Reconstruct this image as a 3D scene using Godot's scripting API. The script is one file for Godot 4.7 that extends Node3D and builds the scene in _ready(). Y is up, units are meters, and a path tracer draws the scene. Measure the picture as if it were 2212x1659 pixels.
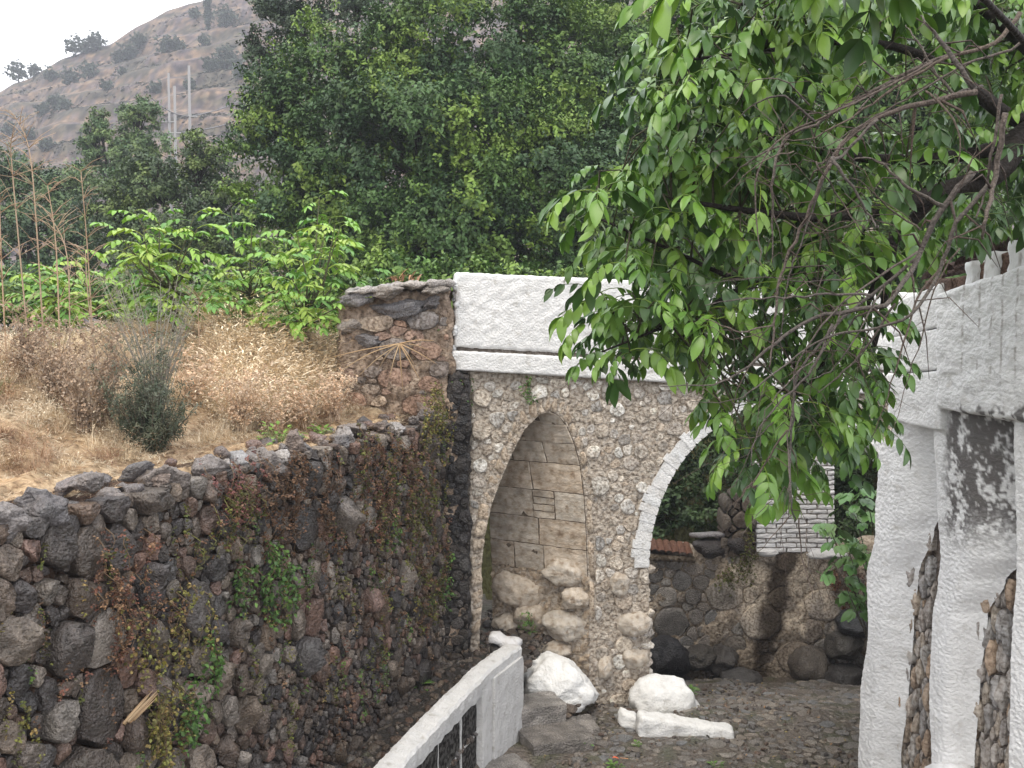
extends Node3D
# A stone bridge over a narrow cobbled lane, a dry stone retaining wall on the left, a whitewashed stair wall on the right.
# Eye, focal length (in units of a 2212 px wide picture) and tilt of the camera.
const EYE := 4.5
const F := 2279.0
const TILT := 0.0607
var names := {}
var M := {}
var rng := RandomNumberGenerator.new()
var nz := FastNoiseLite.new()
var WL := {}   # frame of the left wall
var WB := {}   # frame of the bridge face
var WR := {}   # frame of the stair wall
var WK := {}   # frame of the wall behind the arch

class MB:
	var v := PackedVector3Array()
	var c := PackedColorArray()
	var i := PackedInt32Array()
	func quad(a: int, b: int, d: int, e: int) -> void:
		i.append(a); i.append(b); i.append(d)
		i.append(a); i.append(d); i.append(e)
	func tri(a: int, b: int, d: int) -> void:
		i.append(a); i.append(b); i.append(d)
	func add(p: Vector3, col: Color) -> int:
		v.append(p); c.append(col)
		return v.size() - 1
	func join(o: MB) -> void:
		var k := v.size()
		v.append_array(o.v); c.append_array(o.c)
		for n in o.i:
			i.append(n + k)
	func mesh(smooth := true) -> ArrayMesh:
		if v.is_empty():
			return ArrayMesh.new()
		var a := []
		a.resize(Mesh.ARRAY_MAX)
		if smooth:
			a[Mesh.ARRAY_VERTEX] = v; a[Mesh.ARRAY_COLOR] = c; a[Mesh.ARRAY_INDEX] = i
		else:
			var fv := PackedVector3Array(); var fc := PackedColorArray(); var fn := PackedVector3Array()
			fv.resize(i.size()); fc.resize(i.size()); fn.resize(i.size())
			for t in range(0, i.size(), 3):
				var n := (v[i[t + 2]] - v[i[t]]).cross(v[i[t + 1]] - v[i[t]]).normalized()
				for k in 3:
					fv[t + k] = v[i[t + k]]; fc[t + k] = c[i[t + k]]; fn[t + k] = n
			a[Mesh.ARRAY_VERTEX] = fv; a[Mesh.ARRAY_COLOR] = fc; a[Mesh.ARRAY_NORMAL] = fn
			var fm := ArrayMesh.new()
			fm.add_surface_from_arrays(Mesh.PRIMITIVE_TRIANGLES, a)
			return fm
		var am := ArrayMesh.new()
		am.add_surface_from_arrays(Mesh.PRIMITIVE_TRIANGLES, a)
		var st := SurfaceTool.new()
		st.create_from(am, 0)
		st.generate_normals()
		return st.commit()

# ---------- picture and plane geometry used while laying out the place
func ray(x: float, y: float) -> Vector3:
	var cx := (x - 1106.0) / F
	var cy := (829.5 - y) / F
	return Vector3(cx, cy * cos(TILT) - sin(TILT), -cy * sin(TILT) - cos(TILT))
func P(x: float, y: float, d: float) -> Vector3:
	var r := ray(x, y)
	return Vector3(0, EYE, 0) + r * (d / -r.z)
func at_height(x: float, y: float, h: float) -> Vector3:
	var r := ray(x, y)
	return Vector3(0, EYE, 0) + r * ((h - EYE) / r.y)
func frame(o: Vector3, u: Vector3) -> Dictionary:
	u = Vector3(u.x, 0, u.z).normalized()
	return {"o": o, "u": u, "v": Vector3.UP, "n": u.cross(Vector3.UP).normalized()}
func on(fr: Dictionary, p: Vector2, h := 0.0) -> Vector3:
	return fr.o + fr.u * p.x + fr.v * p.y + fr.n * h
func uv(fr: Dictionary, x: float, y: float, h := 0.0) -> Vector2:
	var r := ray(x, y)
	var c := Vector3(0, EYE, 0)
	var t: float = (fr.o + fr.n * h - c).dot(fr.n) / r.dot(fr.n)
	var q: Vector3 = c + r * t - fr.o
	return Vector2(q.dot(fr.u), q.dot(fr.v))
func uvs(fr: Dictionary, a: Array, h := 0.0) -> PackedVector2Array:
	var o := PackedVector2Array()
	for k in range(0, a.size(), 2):
		o.append(uv(fr, a[k], a[k + 1], h))
	return o
func lin(r: float, g: float, b: float) -> Color:
	return Color(r / 255.0, g / 255.0, b / 255.0).srgb_to_linear()
func vary(c: Color, amount: float) -> Color:
	var k := 1.0 + rng.randf_range(-amount, amount)
	var w := rng.randf_range(-amount, amount) * 0.25
	return Color(c.r * k * (1.0 + w), c.g * k, c.b * k * (1.0 - w))
func pick(a: Array):
	return a[rng.randi() % a.size()]
func R(a: float, b: float) -> float:
	return rng.randf_range(a, b)

# ---------- nodes
func numbered(s: String) -> String:
	var n: int = names.get(s, 0)
	names[s] = n + 1
	return s if n == 0 else "%s_%03d" % [s, n]
func tag(o: Node3D, label: String, category: String, group := "") -> Node3D:
	o.set_meta("label", label)
	o.set_meta("category", category)
	if group:
		o.set_meta("group", group)
	return o
func thing(called: String, label: String, category: String, at := Vector3.ZERO, group := "") -> Node3D:
	var o := Node3D.new()
	o.name = numbered(called)
	add_child(o)
	o.position = at
	return tag(o, label, category, group)
func part(called: String, m: Mesh, material: Material, parent: Node3D, stuff := false) -> MeshInstance3D:
	var o := MeshInstance3D.new()
	if m.get_surface_count() == 0:
		return o
	o.name = called
	o.mesh = m
	o.material_override = material
	parent.add_child(o, true)
	if parent.get_parent() == self:
		o.position = -parent.position   # meshes are laid out in the place's own axes
	if stuff:
		o.set_meta("kind", "stuff")
	return o
func single(called: String, m: Mesh, material: Material, label: String, category: String, group := "") -> MeshInstance3D:
	var o := MeshInstance3D.new()
	o.name = numbered(called)
	o.mesh = m
	o.material_override = material
	add_child(o)
	tag(o, label, category, group)
	return o
func structure(called: String, m: Mesh, material: Material) -> MeshInstance3D:
	var o := MeshInstance3D.new()
	o.name = numbered(called)
	o.mesh = m
	o.material_override = material
	add_child(o)
	o.set_meta("kind", "structure")
	return o
func many(called: String, m: Mesh, material: Material, xf: Array, cols: Array, parent: Node3D = null, stuff := false) -> MultiMeshInstance3D:
	var mm := MultiMesh.new()
	mm.transform_format = MultiMesh.TRANSFORM_3D
	mm.use_colors = true
	mm.mesh = m
	mm.instance_count = xf.size()
	for k in xf.size():
		mm.set_instance_transform(k, xf[k])
		mm.set_instance_color(k, cols[k])
	var o := MultiMeshInstance3D.new()
	o.multimesh = mm
	o.material_override = material
	if parent:
		o.name = called
		parent.add_child(o, true)
		if parent.get_parent() == self:
			o.position = -parent.position
	else:
		o.name = numbered(called)
		add_child(o)
	if stuff:
		o.set_meta("kind", "stuff")
	return o

# ---------- materials
func noise_tex(sd: int, freq: float, ramp: Array, normal := false, bump := 4.0, type := FastNoiseLite.TYPE_SIMPLEX_SMOOTH, octaves := 5, size := 512) -> NoiseTexture2D:
	var n := FastNoiseLite.new()
	n.seed = sd
	n.noise_type = type
	n.frequency = freq
	n.fractal_type = FastNoiseLite.FRACTAL_FBM
	n.fractal_octaves = octaves
	var t := NoiseTexture2D.new()
	t.width = size
	t.height = size
	t.seamless = true
	t.noise = n
	if normal:
		t.as_normal_map = true
		t.bump_strength = bump
	elif ramp.size():
		var g := Gradient.new()
		var offs := PackedFloat32Array(); var cols := PackedColorArray()
		for r in ramp:
			offs.append(r[0]); cols.append(r[1])
		g.offsets = offs
		g.colors = cols
		t.color_ramp = g
	return t
func grey(v: float) -> Color:
	return Color(v, v, v)
func mat(called: String, rough: float, tex: Texture2D = null, bump: Texture2D = null, scale := 1.0, depth := 1.0, spec := 0.5) -> StandardMaterial3D:
	var m := StandardMaterial3D.new()
	m.resource_name = called
	m.roughness = rough
	m.metallic_specular = spec
	m.vertex_color_use_as_albedo = true
	m.cull_mode = BaseMaterial3D.CULL_DISABLED
	if tex or bump:
		m.uv1_triplanar = true
		m.uv1_world_triplanar = true
		m.uv1_scale = Vector3.ONE * scale
	m.albedo_texture = tex
	if bump:
		m.normal_enabled = true
		m.normal_texture = bump
		m.normal_scale = depth
	M[called] = m
	return m
func leafmat(called: String, rough: float, back: Color, spec := 0.5) -> StandardMaterial3D:
	var m := mat(called, rough, null, null, 1.0, 1.0, spec)
	m.backlight_enabled = true
	m.backlight = back
	return m

func materials() -> void:
	var grain := noise_tex(11, 0.02, [[0.0, grey(0.35)], [0.3, grey(0.68)], [0.48, grey(0.9)], [0.56, grey(0.72)], [0.7, grey(0.95)], [1.0, grey(1.0)]], false, 4.0, FastNoiseLite.TYPE_SIMPLEX_SMOOTH, 6, 1024)
	var grain2 := noise_tex(12, 0.02, [[0.0, Color(0.45, 0.425, 0.395)], [0.4, Color(0.83, 0.805, 0.775)], [0.6, Color(0.95, 0.94, 0.92)], [1.0, Color(1, 1, 1)]])
	var bump := noise_tex(13, 0.03, [], true, 14.0)
	var coarse := noise_tex(14, 0.015, [], true, 14.0)
	var cast := noise_tex(15, 0.022, [], true, 9.0, FastNoiseLite.TYPE_SIMPLEX_SMOOTH, 5, 1024)
	mat("wet_stone", 0.34, grain, bump, 2.2, 1.8, 0.5)
	mat("dry_stone", 0.8, grain2, bump, 2.0, 0.9, 0.35)
	mat("mortar", 0.92, grain2, coarse, 1.6, 2.0, 0.25)
	mat("earth", 0.95, grain2, coarse, 1.1, 2.0, 0.2)
	mat("wet_earth", 0.45, grain, coarse, 1.3, 2.0, 0.45)
	mat("ashlar", 0.88, noise_tex(16, 0.014, [[0.0, Color(0.62, 0.55, 0.48)], [0.45, Color(0.9, 0.87, 0.83)], [1.0, grey(1.0)]]), bump, 1.4, 0.6, 0.3)
	mat("roughcast", 0.88, noise_tex(17, 0.008, [[0.0, Color(0.8, 0.79, 0.77)], [0.3, Color(0.95, 0.95, 0.95)], [1.0, grey(1.0)]]), cast, 1.3, 1.6, 0.3)
	mat("whitewash", 0.8, noise_tex(18, 0.01, [[0.0, Color(0.6, 0.58, 0.55)], [0.13, Color(0.88, 0.87, 0.86)], [0.3, Color(0.97, 0.97, 0.98)], [1.0, grey(1.0)]], false, 4.0, FastNoiseLite.TYPE_SIMPLEX_SMOOTH, 6), cast, 1.2, 1.3, 0.3)
	mat("mouldy_plaster", 0.9, noise_tex(19, 0.016, [[0.0, Color(0.12, 0.11, 0.1)], [0.36, Color(0.26, 0.24, 0.23)], [0.47, Color(0.55, 0.53, 0.51)], [0.56, Color(0.86, 0.86, 0.86)], [1.0, grey(1.0)]], false, 4.0, FastNoiseLite.TYPE_SIMPLEX_SMOOTH, 7, 1024), cast, 0.9, 1.3, 0.3)
	mat("streaked_white", 0.85, noise_tex(20, 0.012, [[0.0, Color(0.5, 0.46, 0.43)], [0.12, Color(0.72, 0.69, 0.66)], [0.22, Color(0.95, 0.95, 0.95)], [1.0, grey(1.0)]], false, 4.0, FastNoiseLite.TYPE_SIMPLEX_SMOOTH, 6), cast, 1.1, 1.2, 0.3)
	M.streaked_white.uv1_scale = Vector3(1.7, 0.4, 1.7)
	M.streaked_white.normal_scale = 0.5
	mat("clay", 0.85, grain2, bump, 2.5, 1.2, 0.3)
	mat("hillside", 0.95, noise_tex(21, 0.02, [[0.0, Color(0.3, 0.32, 0.3)], [0.36, Color(0.62, 0.6, 0.62)], [0.52, Color(0.8, 0.77, 0.76)], [0.62, Color(1.0, 0.95, 0.9)], [1.0, Color(1, 0.96, 0.88)]], false, 4.0, FastNoiseLite.TYPE_SIMPLEX_SMOOTH, 6, 1024), null, 0.02)
	mat("bark", 0.75, grain, coarse, 3.0, 1.6, 0.35)
	mat("plain", 0.7)
	leafmat("straw", 0.8, Color(0.3, 0.24, 0.16), 0.3)
	mat("concrete_pole", 0.85)
	leafmat("leaf_walnut", 0.3, Color(0.22, 0.34, 0.05), 0.45)
	leafmat("leaf_young", 0.45, Color(0.38, 0.5, 0.12), 0.45)
	leafmat("leaf_tree", 0.5, Color(0.14, 0.22, 0.04), 0.4)
	leafmat("leaf_weed", 0.6, Color(0.12, 0.14, 0.04), 0.35)

# ---------- shapes
func tube(b: MB, pts: Array, radii: Array, col: Color, sides := 6) -> void:
	var prev := []
	var side := Vector3.ZERO
	for k in pts.size():
		var p: Vector3 = pts[k]
		var d: Vector3 = (pts[mini(k + 1, pts.size() - 1)] - pts[maxi(k - 1, 0)])
		d = d.normalized() if d.length() > 1e-6 else Vector3.UP
		if side == Vector3.ZERO:
			side = d.cross(Vector3.UP if absf(d.y) < 0.9 else Vector3.RIGHT).normalized()
		side = (side - d * side.dot(d)).normalized()
		var other := d.cross(side)
		var r: float = radii[mini(k, radii.size() - 1)]
		var ring := []
		for s in sides:
			var a := TAU * s / sides
			ring.append(b.add(p + (side * cos(a) + other * sin(a)) * r, col))
		if prev.size():
			for s in sides:
				var t := (s + 1) % sides
				b.quad(prev[s], ring[s], ring[t], prev[t])
		else:
			for s in range(1, sides - 1):
				b.tri(ring[0], ring[s], ring[s + 1])
		prev = ring
	for s in range(1, sides - 1):
		b.tri(prev[0], prev[s + 1], prev[s])
# a box given by 8 corners (index x + 2 y + 4 z), its edges rounded by r and its faces uneven
func rbox(b: MB, c: Array, n: Array, r: float, amp: float, freq: float, col: Color, tint := 0.0) -> void:
	var half := Vector3((c[1] - c[0]).length() + (c[7] - c[6]).length(), (c[2] - c[0]).length() + (c[7] - c[5]).length(), (c[4] - c[0]).length() + (c[7] - c[3]).length()) / 4.0
	r = minf(r, minf(half.x, minf(half.y, half.z)) * 0.98)
	var inner := half - Vector3.ONE * r
	var mid: Vector3 = (c[0] + c[7]) / 2.0
	for ax in 3:
		var a1 := (ax + 1) % 3
		var a2 := (ax + 2) % 3
		for sg in [-1.0, 1.0]:
			var base := b.v.size()
			for i in n[a1] + 1:
				for j in n[a2] + 1:
					var q := Vector3.ZERO
					q[ax] = sg * half[ax]
					q[a1] = lerpf(-half[a1], half[a1], float(i) / n[a1])
					q[a2] = lerpf(-half[a2], half[a2], float(j) / n[a2])
					var k := q.clamp(-inner, inner)
					var d := (q - k).normalized()
					var w := k + d * r
					var s := mid * 3.1 + w
					if amp > 0.0:
						w += d * amp * (nz.get_noise_3dv(s * freq) + 0.5 * nz.get_noise_3dv(s * freq * 2.7))
					var f := (w / half + Vector3.ONE) * 0.5
					var p: Vector3 = c[0].lerp(c[1], f.x).lerp(c[2].lerp(c[3], f.x), f.y).lerp(c[4].lerp(c[5], f.x).lerp(c[6].lerp(c[7], f.x), f.y), f.z)
					var cc := col
					if tint > 0.0:
						cc = col * (1.0 + tint * nz.get_noise_3dv(s * 6.0))
					b.add(p, cc)
			var m: int = n[a2] + 1
			for i in n[a1]:
				for j in n[a2]:
					var o: int = base + i * m + j
					if sg > 0:
						b.quad(o, o + 1, o + m + 1, o + m)
					else:
						b.quad(o, o + m, o + m + 1, o + 1)
func box_at(o: Vector3, x: Vector3, y: Vector3, z: Vector3) -> Array:
	var a := []
	for k in 8:
		a.append(o + x * (1 if k & 1 else -1) + y * (1 if k & 2 else -1) + z * (1 if k & 4 else -1))
	return a
# a box on a plane: front quad (top-left, top-right, bottom-right, bottom-left) at height h1, back at h0
func slab8(fr: Dictionary, q: PackedVector2Array, h0: float, h1: float) -> Array:
	return [on(fr, q[3], h0), on(fr, q[2], h0), on(fr, q[0], h0), on(fr, q[1], h0), on(fr, q[3], h1), on(fr, q[2], h1), on(fr, q[0], h1), on(fr, q[1], h1)]
# a boulder: a rounded lump cut by a few flat facets
func rock(b: MB, xf: Transform3D, sd: int, n := 8, facets := 6, rough := 0.1, col := Color.WHITE, tint := 0.15, cut := Vector2(0.62, 0.95)) -> void:
	var g := RandomNumberGenerator.new()
	g.seed = sd
	var planes := []
	for k in facets:
		planes.append([Vector3(g.randfn(), g.randfn(), g.randfn()).normalized(), g.randf_range(cut.x, cut.y)])
	for ax in 3:
		var a1 := (ax + 1) % 3
		var a2 := (ax + 2) % 3
		for sg in [-1.0, 1.0]:
			var base := b.v.size()
			for i in n + 1:
				for j in n + 1:
					var q := Vector3.ZERO
					q[ax] = sg
					q[a1] = tan(lerpf(-PI / 4, PI / 4, float(i) / n))
					q[a2] = tan(lerpf(-PI / 4, PI / 4, float(j) / n))
					var d := q.normalized()
					var rad := 1.0
					for pl in planes:
						var dd: float = d.dot(pl[0])
						if dd > 0.05:
							rad = minf(rad, pl[1] / dd)
					var s := d * 1.3 + Vector3(sd * 7.7, sd * 3.1, 0)
					rad *= 1.0 + rough * (nz.get_noise_3dv(s) + 0.45 * nz.get_noise_3dv(s * 3.0) + 0.25 * nz.get_noise_3dv(s * 7.0))
					b.add(xf * (d * rad), col * (1.0 + tint * nz.get_noise_3dv(s * 2.2)))
			var m := n + 1
			for i in n:
				for j in n:
					var o: int = base + i * m + j
					if sg > 0:
						b.quad(o, o + 1, o + m + 1, o + m)
					else:
						b.quad(o, o + m, o + m + 1, o + 1)

# ---------- stones fitted together: sites of several sizes, their power cells, and a rounded lump in each
func cells(region: PackedVector2Array, radii: Array, sd: int, asp := Vector2.ONE, varied := false) -> Array:
	var g := RandomNumberGenerator.new()
	g.seed = sd
	var reg := PackedVector2Array()
	var lo := Vector2(1e9, 1e9)
	var hi := -lo
	for p in region:
		reg.append(p * asp)
		lo = lo.min(p * asp); hi = hi.max(p * asp)
	var big: float = radii[0][0] * 2.5
	var grid := {}
	var pts := []
	for e in radii:
		for k in int(e[1]):
			var p := Vector2(g.randf_range(lo.x, hi.x), g.randf_range(lo.y, hi.y))
			var r: float = e[0] * g.randf_range(0.85, 1.15)
			if varied:
				r *= wall_size(p / asp)
			if r <= 0.0 or not Geometry2D.is_point_in_polygon(p, reg):
				continue
			var cx := int(floor(p.x / big)); var cy := int(floor(p.y / big))
			var ok := true
			for gx in [cx - 1, cx, cx + 1]:
				for gy in [cy - 1, cy, cy + 1]:
					for j in grid.get(Vector2i(gx, gy), []):
						if p.distance_to(pts[j][0]) < (r + pts[j][1]) * 0.9:
							ok = false
							break
					if not ok:
						break
				if not ok:
					break
			if ok:
				var key := Vector2i(cx, cy)
				if not grid.has(key):
					grid[key] = []
				grid[key].append(pts.size())
				pts.append([p, r])
	var out := []
	for k in pts.size():
		var p: Vector2 = pts[k][0]
		var r: float = pts[k][1]
		var e := r * 1.7
		var poly := PackedVector2Array([p + Vector2(-e, -e), p + Vector2(e, -e), p + Vector2(e, e), p + Vector2(-e, e)])
		var cx := int(floor(p.x / big)); var cy := int(floor(p.y / big))
		for gx in [cx - 1, cx, cx + 1]:
			for gy in [cy - 1, cy, cy + 1]:
				for j in grid.get(Vector2i(gx, gy), []):
					if j == k:
						continue
					var d: Vector2 = pts[j][0] - p
					var lim: float = (d.length_squared() + r * r - pts[j][1] * pts[j][1]) / 2.0
					poly = clip(poly, p, d, lim)
					if poly.size() < 3:
						break
		if poly.size() < 3:
			continue
		var inside := true
		for q in poly:
			if not Geometry2D.is_point_in_polygon(q, reg):
				inside = false
				break
		if not inside:
			var parts := Geometry2D.intersect_polygons(poly, reg)
			poly = PackedVector2Array()
			for q in parts:
				if q.size() > poly.size() or poly.is_empty():
					poly = q
			if poly.size() < 3:
				continue
		var un := PackedVector2Array()
		var ctr := Vector2.ZERO
		for q in poly:
			un.append(q / asp)
			ctr += q / asp
		ctr /= poly.size()
		out.append({"poly": un, "c": ctr, "r": r})
	out.sort_custom(func(a, c): return a.r > c.r)
	return out
func clip(poly: PackedVector2Array, p: Vector2, d: Vector2, lim: float) -> PackedVector2Array:
	var o := PackedVector2Array()
	for k in poly.size():
		var a := poly[k]
		var c := poly[(k + 1) % poly.size()]
		var da := (a - p).dot(d) - lim
		var dc := (c - p).dot(d) - lim
		if da <= 0.0:
			o.append(a)
		if (da < 0.0) != (dc < 0.0):
			o.append(a.lerp(c, da / (da - dc)))
	return o
func stone(b: MB, fr: Dictionary, cell: Dictionary, gap: float, h: float, col: Color, m := 14, ang := 0.5, base_h := -0.06, tint := 0.2) -> void:
	var poly: PackedVector2Array = cell.poly
	var c: Vector2 = cell.c
	var size := 0.0
	for p in poly:
		size += p.distance_to(c)
	size /= poly.size()
	var shrink := clampf(1.0 - gap / size, 0.3, 1.0)
	for k in 2:
		var s := PackedVector2Array()
		for j in poly.size():
			var p0 := poly[j]
			var p1 := poly[(j + 1) % poly.size()]
			var cut := 0.22 if k else lerpf(0.3, 0.1, minf(ang, 1.0))
			s.append(p0.lerp(p1, cut)); s.append(p0.lerp(p1, 1.0 - cut))
		poly = s
	var total := 0.0
	for j in poly.size():
		total += poly[j].distance_to(poly[(j + 1) % poly.size()])
	var ring := PackedVector2Array()
	var j0 := 0
	var acc := 0.0
	var target := 0.0
	while ring.size() < m and j0 < poly.size():
		var seg := poly[j0].distance_to(poly[(j0 + 1) % poly.size()])
		if acc + seg >= target and seg > 1e-9:
			ring.append(poly[j0].lerp(poly[(j0 + 1) % poly.size()], (target - acc) / seg))
			target += total / m
		else:
			acc += seg
			j0 += 1
	m = ring.size()
	if m < 5:
		return
	var turn := Geometry2D.is_polygon_clockwise(ring)
	var planes := []
	for k in 4:
		planes.append([Vector2.from_angle(R(0, TAU)) * R(0.2, 0.9) * ang, R(0.7, 1.1)])
	var rs := [1.0, 1.0, lerpf(0.95, 0.98, ang), lerpf(0.8, 0.9, ang), 0.6, 0.3]
	var hs := [0.0, 0.3, lerpf(0.62, 0.75, ang), lerpf(0.88, 0.95, ang), 1.0, 1.03]
	var off := Vector3(c.x * 13.1, c.y * 11.7, cell.r * 50.0)
	var base := b.v.size()
	for k in rs.size():
		for p in ring:
			var d := p - c
			var wob := 1.0 + 0.1 * nz.get_noise_3d(off.x + d.x * 9.0, off.y + d.y * 9.0, k * 0.6)
			var q: Vector2 = d * rs[k] * shrink * wob
			var z: float = hs[k]
			for pl in planes:
				z = minf(z, pl[1] + pl[0].dot(q / size))
			z = maxf(z, hs[mini(k, 1)]) * h if k > 0 else base_h
			z += h * (0.16 * nz.get_noise_3d(off.x + q.x * 14.0, off.y + q.y * 14.0, off.z) + 0.12 * nz.get_noise_3d(off.x + q.x * 40.0, off.y + q.y * 40.0, off.z)) if k > 1 else 0.0
			b.add(on(fr, c + q, z), col * (1.0 + tint * nz.get_noise_3d(off.x + q.x * 8.0, off.y + q.y * 8.0, off.z)))
	var zc := 1.05
	for pl in planes:
		zc = minf(zc, pl[1])
	var top := b.add(on(fr, c, zc * h), col)
	for k in rs.size() - 1:
		for j in m:
			var a := base + k * m + j
			var e := base + k * m + (j + 1) % m
			if turn:
				b.quad(a, e, e + m, a + m)
			else:
				b.quad(a, a + m, e + m, e)
	for j in m:
		var a := base + (rs.size() - 1) * m + j
		var e := base + (rs.size() - 1) * m + (j + 1) % m
		if turn:
			b.tri(a, e, top)
		else:
			b.tri(a, top, e)
# rust, lime and the dark wet band below the spout on the wall behind the arch
func stain_back(b: MB) -> void:
	for k in b.v.size():
		var p := b.v[k]
		var sx := 1106.0 + p.x / -p.z * F
		var n := nz.get_noise_2d(p.x * 3.0, p.y * 2.0) + 0.5 * nz.get_noise_2d(p.x * 9.0, p.y * 6.0)
		var c := b.c[k]
		var lime := smoothstep(-18.0, 18.0, sx - 1592.0 + 30.0 * n) * smoothstep(-18.0, 18.0, 1800.0 - sx + 30.0 * n) * smoothstep(0.1, 0.4, p.y + 0.5 * n)
		c = c.lerp(Color(0.76, 0.68, 0.59) * (1.0 + 0.35 * n), lime * 0.85)
		var mid := 1712.0 - 26.0 * (1.5 - p.y)
		var drip := smoothstep(8.0, -6.0, absf(sx - mid) - 24.0 + 10.0 * n) * smoothstep(1.8, 1.5, p.y)
		b.c[k] = c.lerp(Color(0.06, 0.045, 0.035), drip * 0.9)
# a flat polygon with holes bridged by the caller, as an extruded body
func extrude(b: MB, fr: Dictionary, poly: PackedVector2Array, h: float, back: Vector3, col: Color) -> void:
	var t := Geometry2D.triangulate_polygon(poly)
	var base := b.v.size()
	for p in poly:
		b.add(on(fr, p, h), col)
	for k in range(0, t.size(), 3):
		b.tri(base + t[k], base + t[k + 2], base + t[k + 1])
	for j in poly.size():
		var p := on(fr, poly[j], h)
		var q := on(fr, poly[(j + 1) % poly.size()], h)
		var k := b.add(p, col)
		b.add(q, col); b.add(q + back, col); b.add(p + back, col)
		b.quad(k, k + 1, k + 2, k + 3)

# ---------- places on the two long walls
func wall_line(t: float) -> Vector3:   # foot line of the left wall, t = 0 at the picture's left edge, 1.05 at the bridge
	return Vector3(-2.72 + 1.98 * t, 0, -5.6 - 6.0 * t)
func frames() -> void:
	WL = frame(wall_line(0.0), Vector3(1.98, 0, -6.0))
	WB = frame(P(985, 800, 11.7) * Vector3(1, 0, 1), Vector3(cos(0.16), 0, -sin(0.16)))
	WR = frame(Vector3(3.0, 0, -9.0), Vector3(0.36, 0, 0.93))
	WK = frame(Vector3(0, 0, -15.6), Vector3(1, 0, 0.06))

func lane_height(x: float, z: float) -> float:
	var d := -z
	var y := 0.12 - 0.24 * clampf(d - 11.5, 0.0, 4.4) + 0.02 * (11.5 - d if d < 11.5 else 0.0)
	y += 0.05 * nz.get_noise_2d(x * 1.2, z * 1.2)
	return y

func ground() -> void:
	# the lane between the walls
	var b := MB.new()
	var nx := 70; var nzz := 110
	for j in nzz + 1:
		var z := lerpf(4.0, -20.0, float(j) / nzz)
		for i in nx + 1:
			var x := lerpf(-4.2, 7.0, float(i) / nx)
			var c := Color(0.2, 0.17, 0.145)
			if nz.get_noise_2d(x * 2.0, z * 2.0) > 0.25:
				c = Color(0.15, 0.15, 0.1)
			var y := lane_height(x, z)
			var wl := wall_line((-z - 5.6) / 6.0).x
			if -z > 12.6:
				wl = wall_line(1.15).x - (-z - 12.6) * 0.5
			var inch := 1.0 - smoothstep(wl + 0.75, wl + 1.05, x)   # bed of the channel beside the left wall
			y = lerpf(y, 0.52 + 0.08 * clampf(-z - 9.0, -1.0, 4.0), inch)
			y += 0.025 * nz.get_noise_2d(x * 7.0, z * 7.0)
			b.add(Vector3(x, y, z), vary(c, 0.12))
	for j in nzz:
		for i in nx:
			var o := j * (nx + 1) + i
			b.quad(o, o + nx + 1, o + nx + 2, o + 1)
	structure("lane_ground", b.mesh(), M.wet_earth)
	# the terrace above the left wall
	b = MB.new()
	for j in 61:
		for i in 61:
			var t := lerpf(-0.9, 1.3, j / 60.0)
			var w: float = 0.12 + 26.0 * pow(i / 60.0, 2.2)
			b.add(terrace_point(t, w), vary(Color(0.58, 0.45, 0.31), 0.25))
	for j in 60:
		for i in 60:
			var o := j * 61 + i
			b.quad(o, o + 1, o + 62, o + 61)
	structure("terrace_ground", b.mesh(), M.earth)
	# flat land from the trees to the foot of the hill, with a bank down to the lane behind the bridge
	b = MB.new()
	for j in 41:
		for i in 61:
			var x := lerpf(-1.0, 1.0, i / 60.0)
			x = signf(x) * absf(x) ** 2.0 * 220.0
			var z: float = -13.4 - 260.0 * pow(j / 40.0, 2.4)
			var y := 3.4 + 0.6 * nz.get_noise_2d(x * 0.15, z * 0.15)
			if x > -1.5 and x < 9.0 and z > -21.0:
				y = minf(y, lerpf(-1.9, 3.4, smoothstep(-16.6, -21.0, z)))
			b.add(Vector3(x, y, z), vary(Color(0.1, 0.1, 0.05), 0.2))
	for j in 40:
		for i in 60:
			var o := j * 61 + i
			b.quad(o, o + 61, o + 62, o + 1)
	structure("far_ground", b.mesh(), M.earth)
	# land on the right, behind the stair wall
	b = MB.new()
	for j in 31:
		for i in 21:
			var z := lerpf(6.0, -22.0, j / 30.0)
			var x0 := 3.35 + (z + 9.0) * 0.387
			if z < -9.0:
				x0 = 3.35 + (-9.0 - z) * 0.45
			var x: float = x0 + 40.0 * pow(i / 20.0, 2.0)
			b.add(Vector3(x, 2.9 + 0.25 * nz.get_noise_2d(x, z) + minf(0.12 * (x - x0), 2.0), z), vary(Color(0.12, 0.1, 0.06), 0.2))
	for j in 30:
		for i in 20:
			var o := j * 21 + i
			b.quad(o, o + 21, o + 22, o + 1)
	structure("right_bank", b.mesh(), M.earth)

func terrace_height(t: float, w: float) -> float:
	var y := 3.42 + 0.75 * smoothstep(0.2, 3.2, w) - 0.3 * smoothstep(0.0, -0.6, t)
	y += 0.25 * exp(-((t - 0.95) * (t - 0.95)) / 0.03) * smoothstep(0.3, 1.6, w) * (1.0 - smoothstep(3.0, 5.0, w))
	return y + 0.07 * nz.get_noise_2d(t * 40.0, w * 7.0)
func terrace_point(t: float, w: float) -> Vector3:
	var p: Vector3 = wall_line(t) - WL.n * w
	p.y = terrace_height(t, w)
	return p
func terrace_at(x: float, z: float) -> Vector3:
	var q: Vector3 = Vector3(x, 0, z) - WL.o
	var w: float = -q.dot(WL.n)
	return terrace_point(q.dot(WL.u) / 6.318, w)
func terrace_px(x: float, d: float) -> Vector3:
	var p := P(x, 800, d)
	return terrace_at(p.x, p.z)

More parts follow.
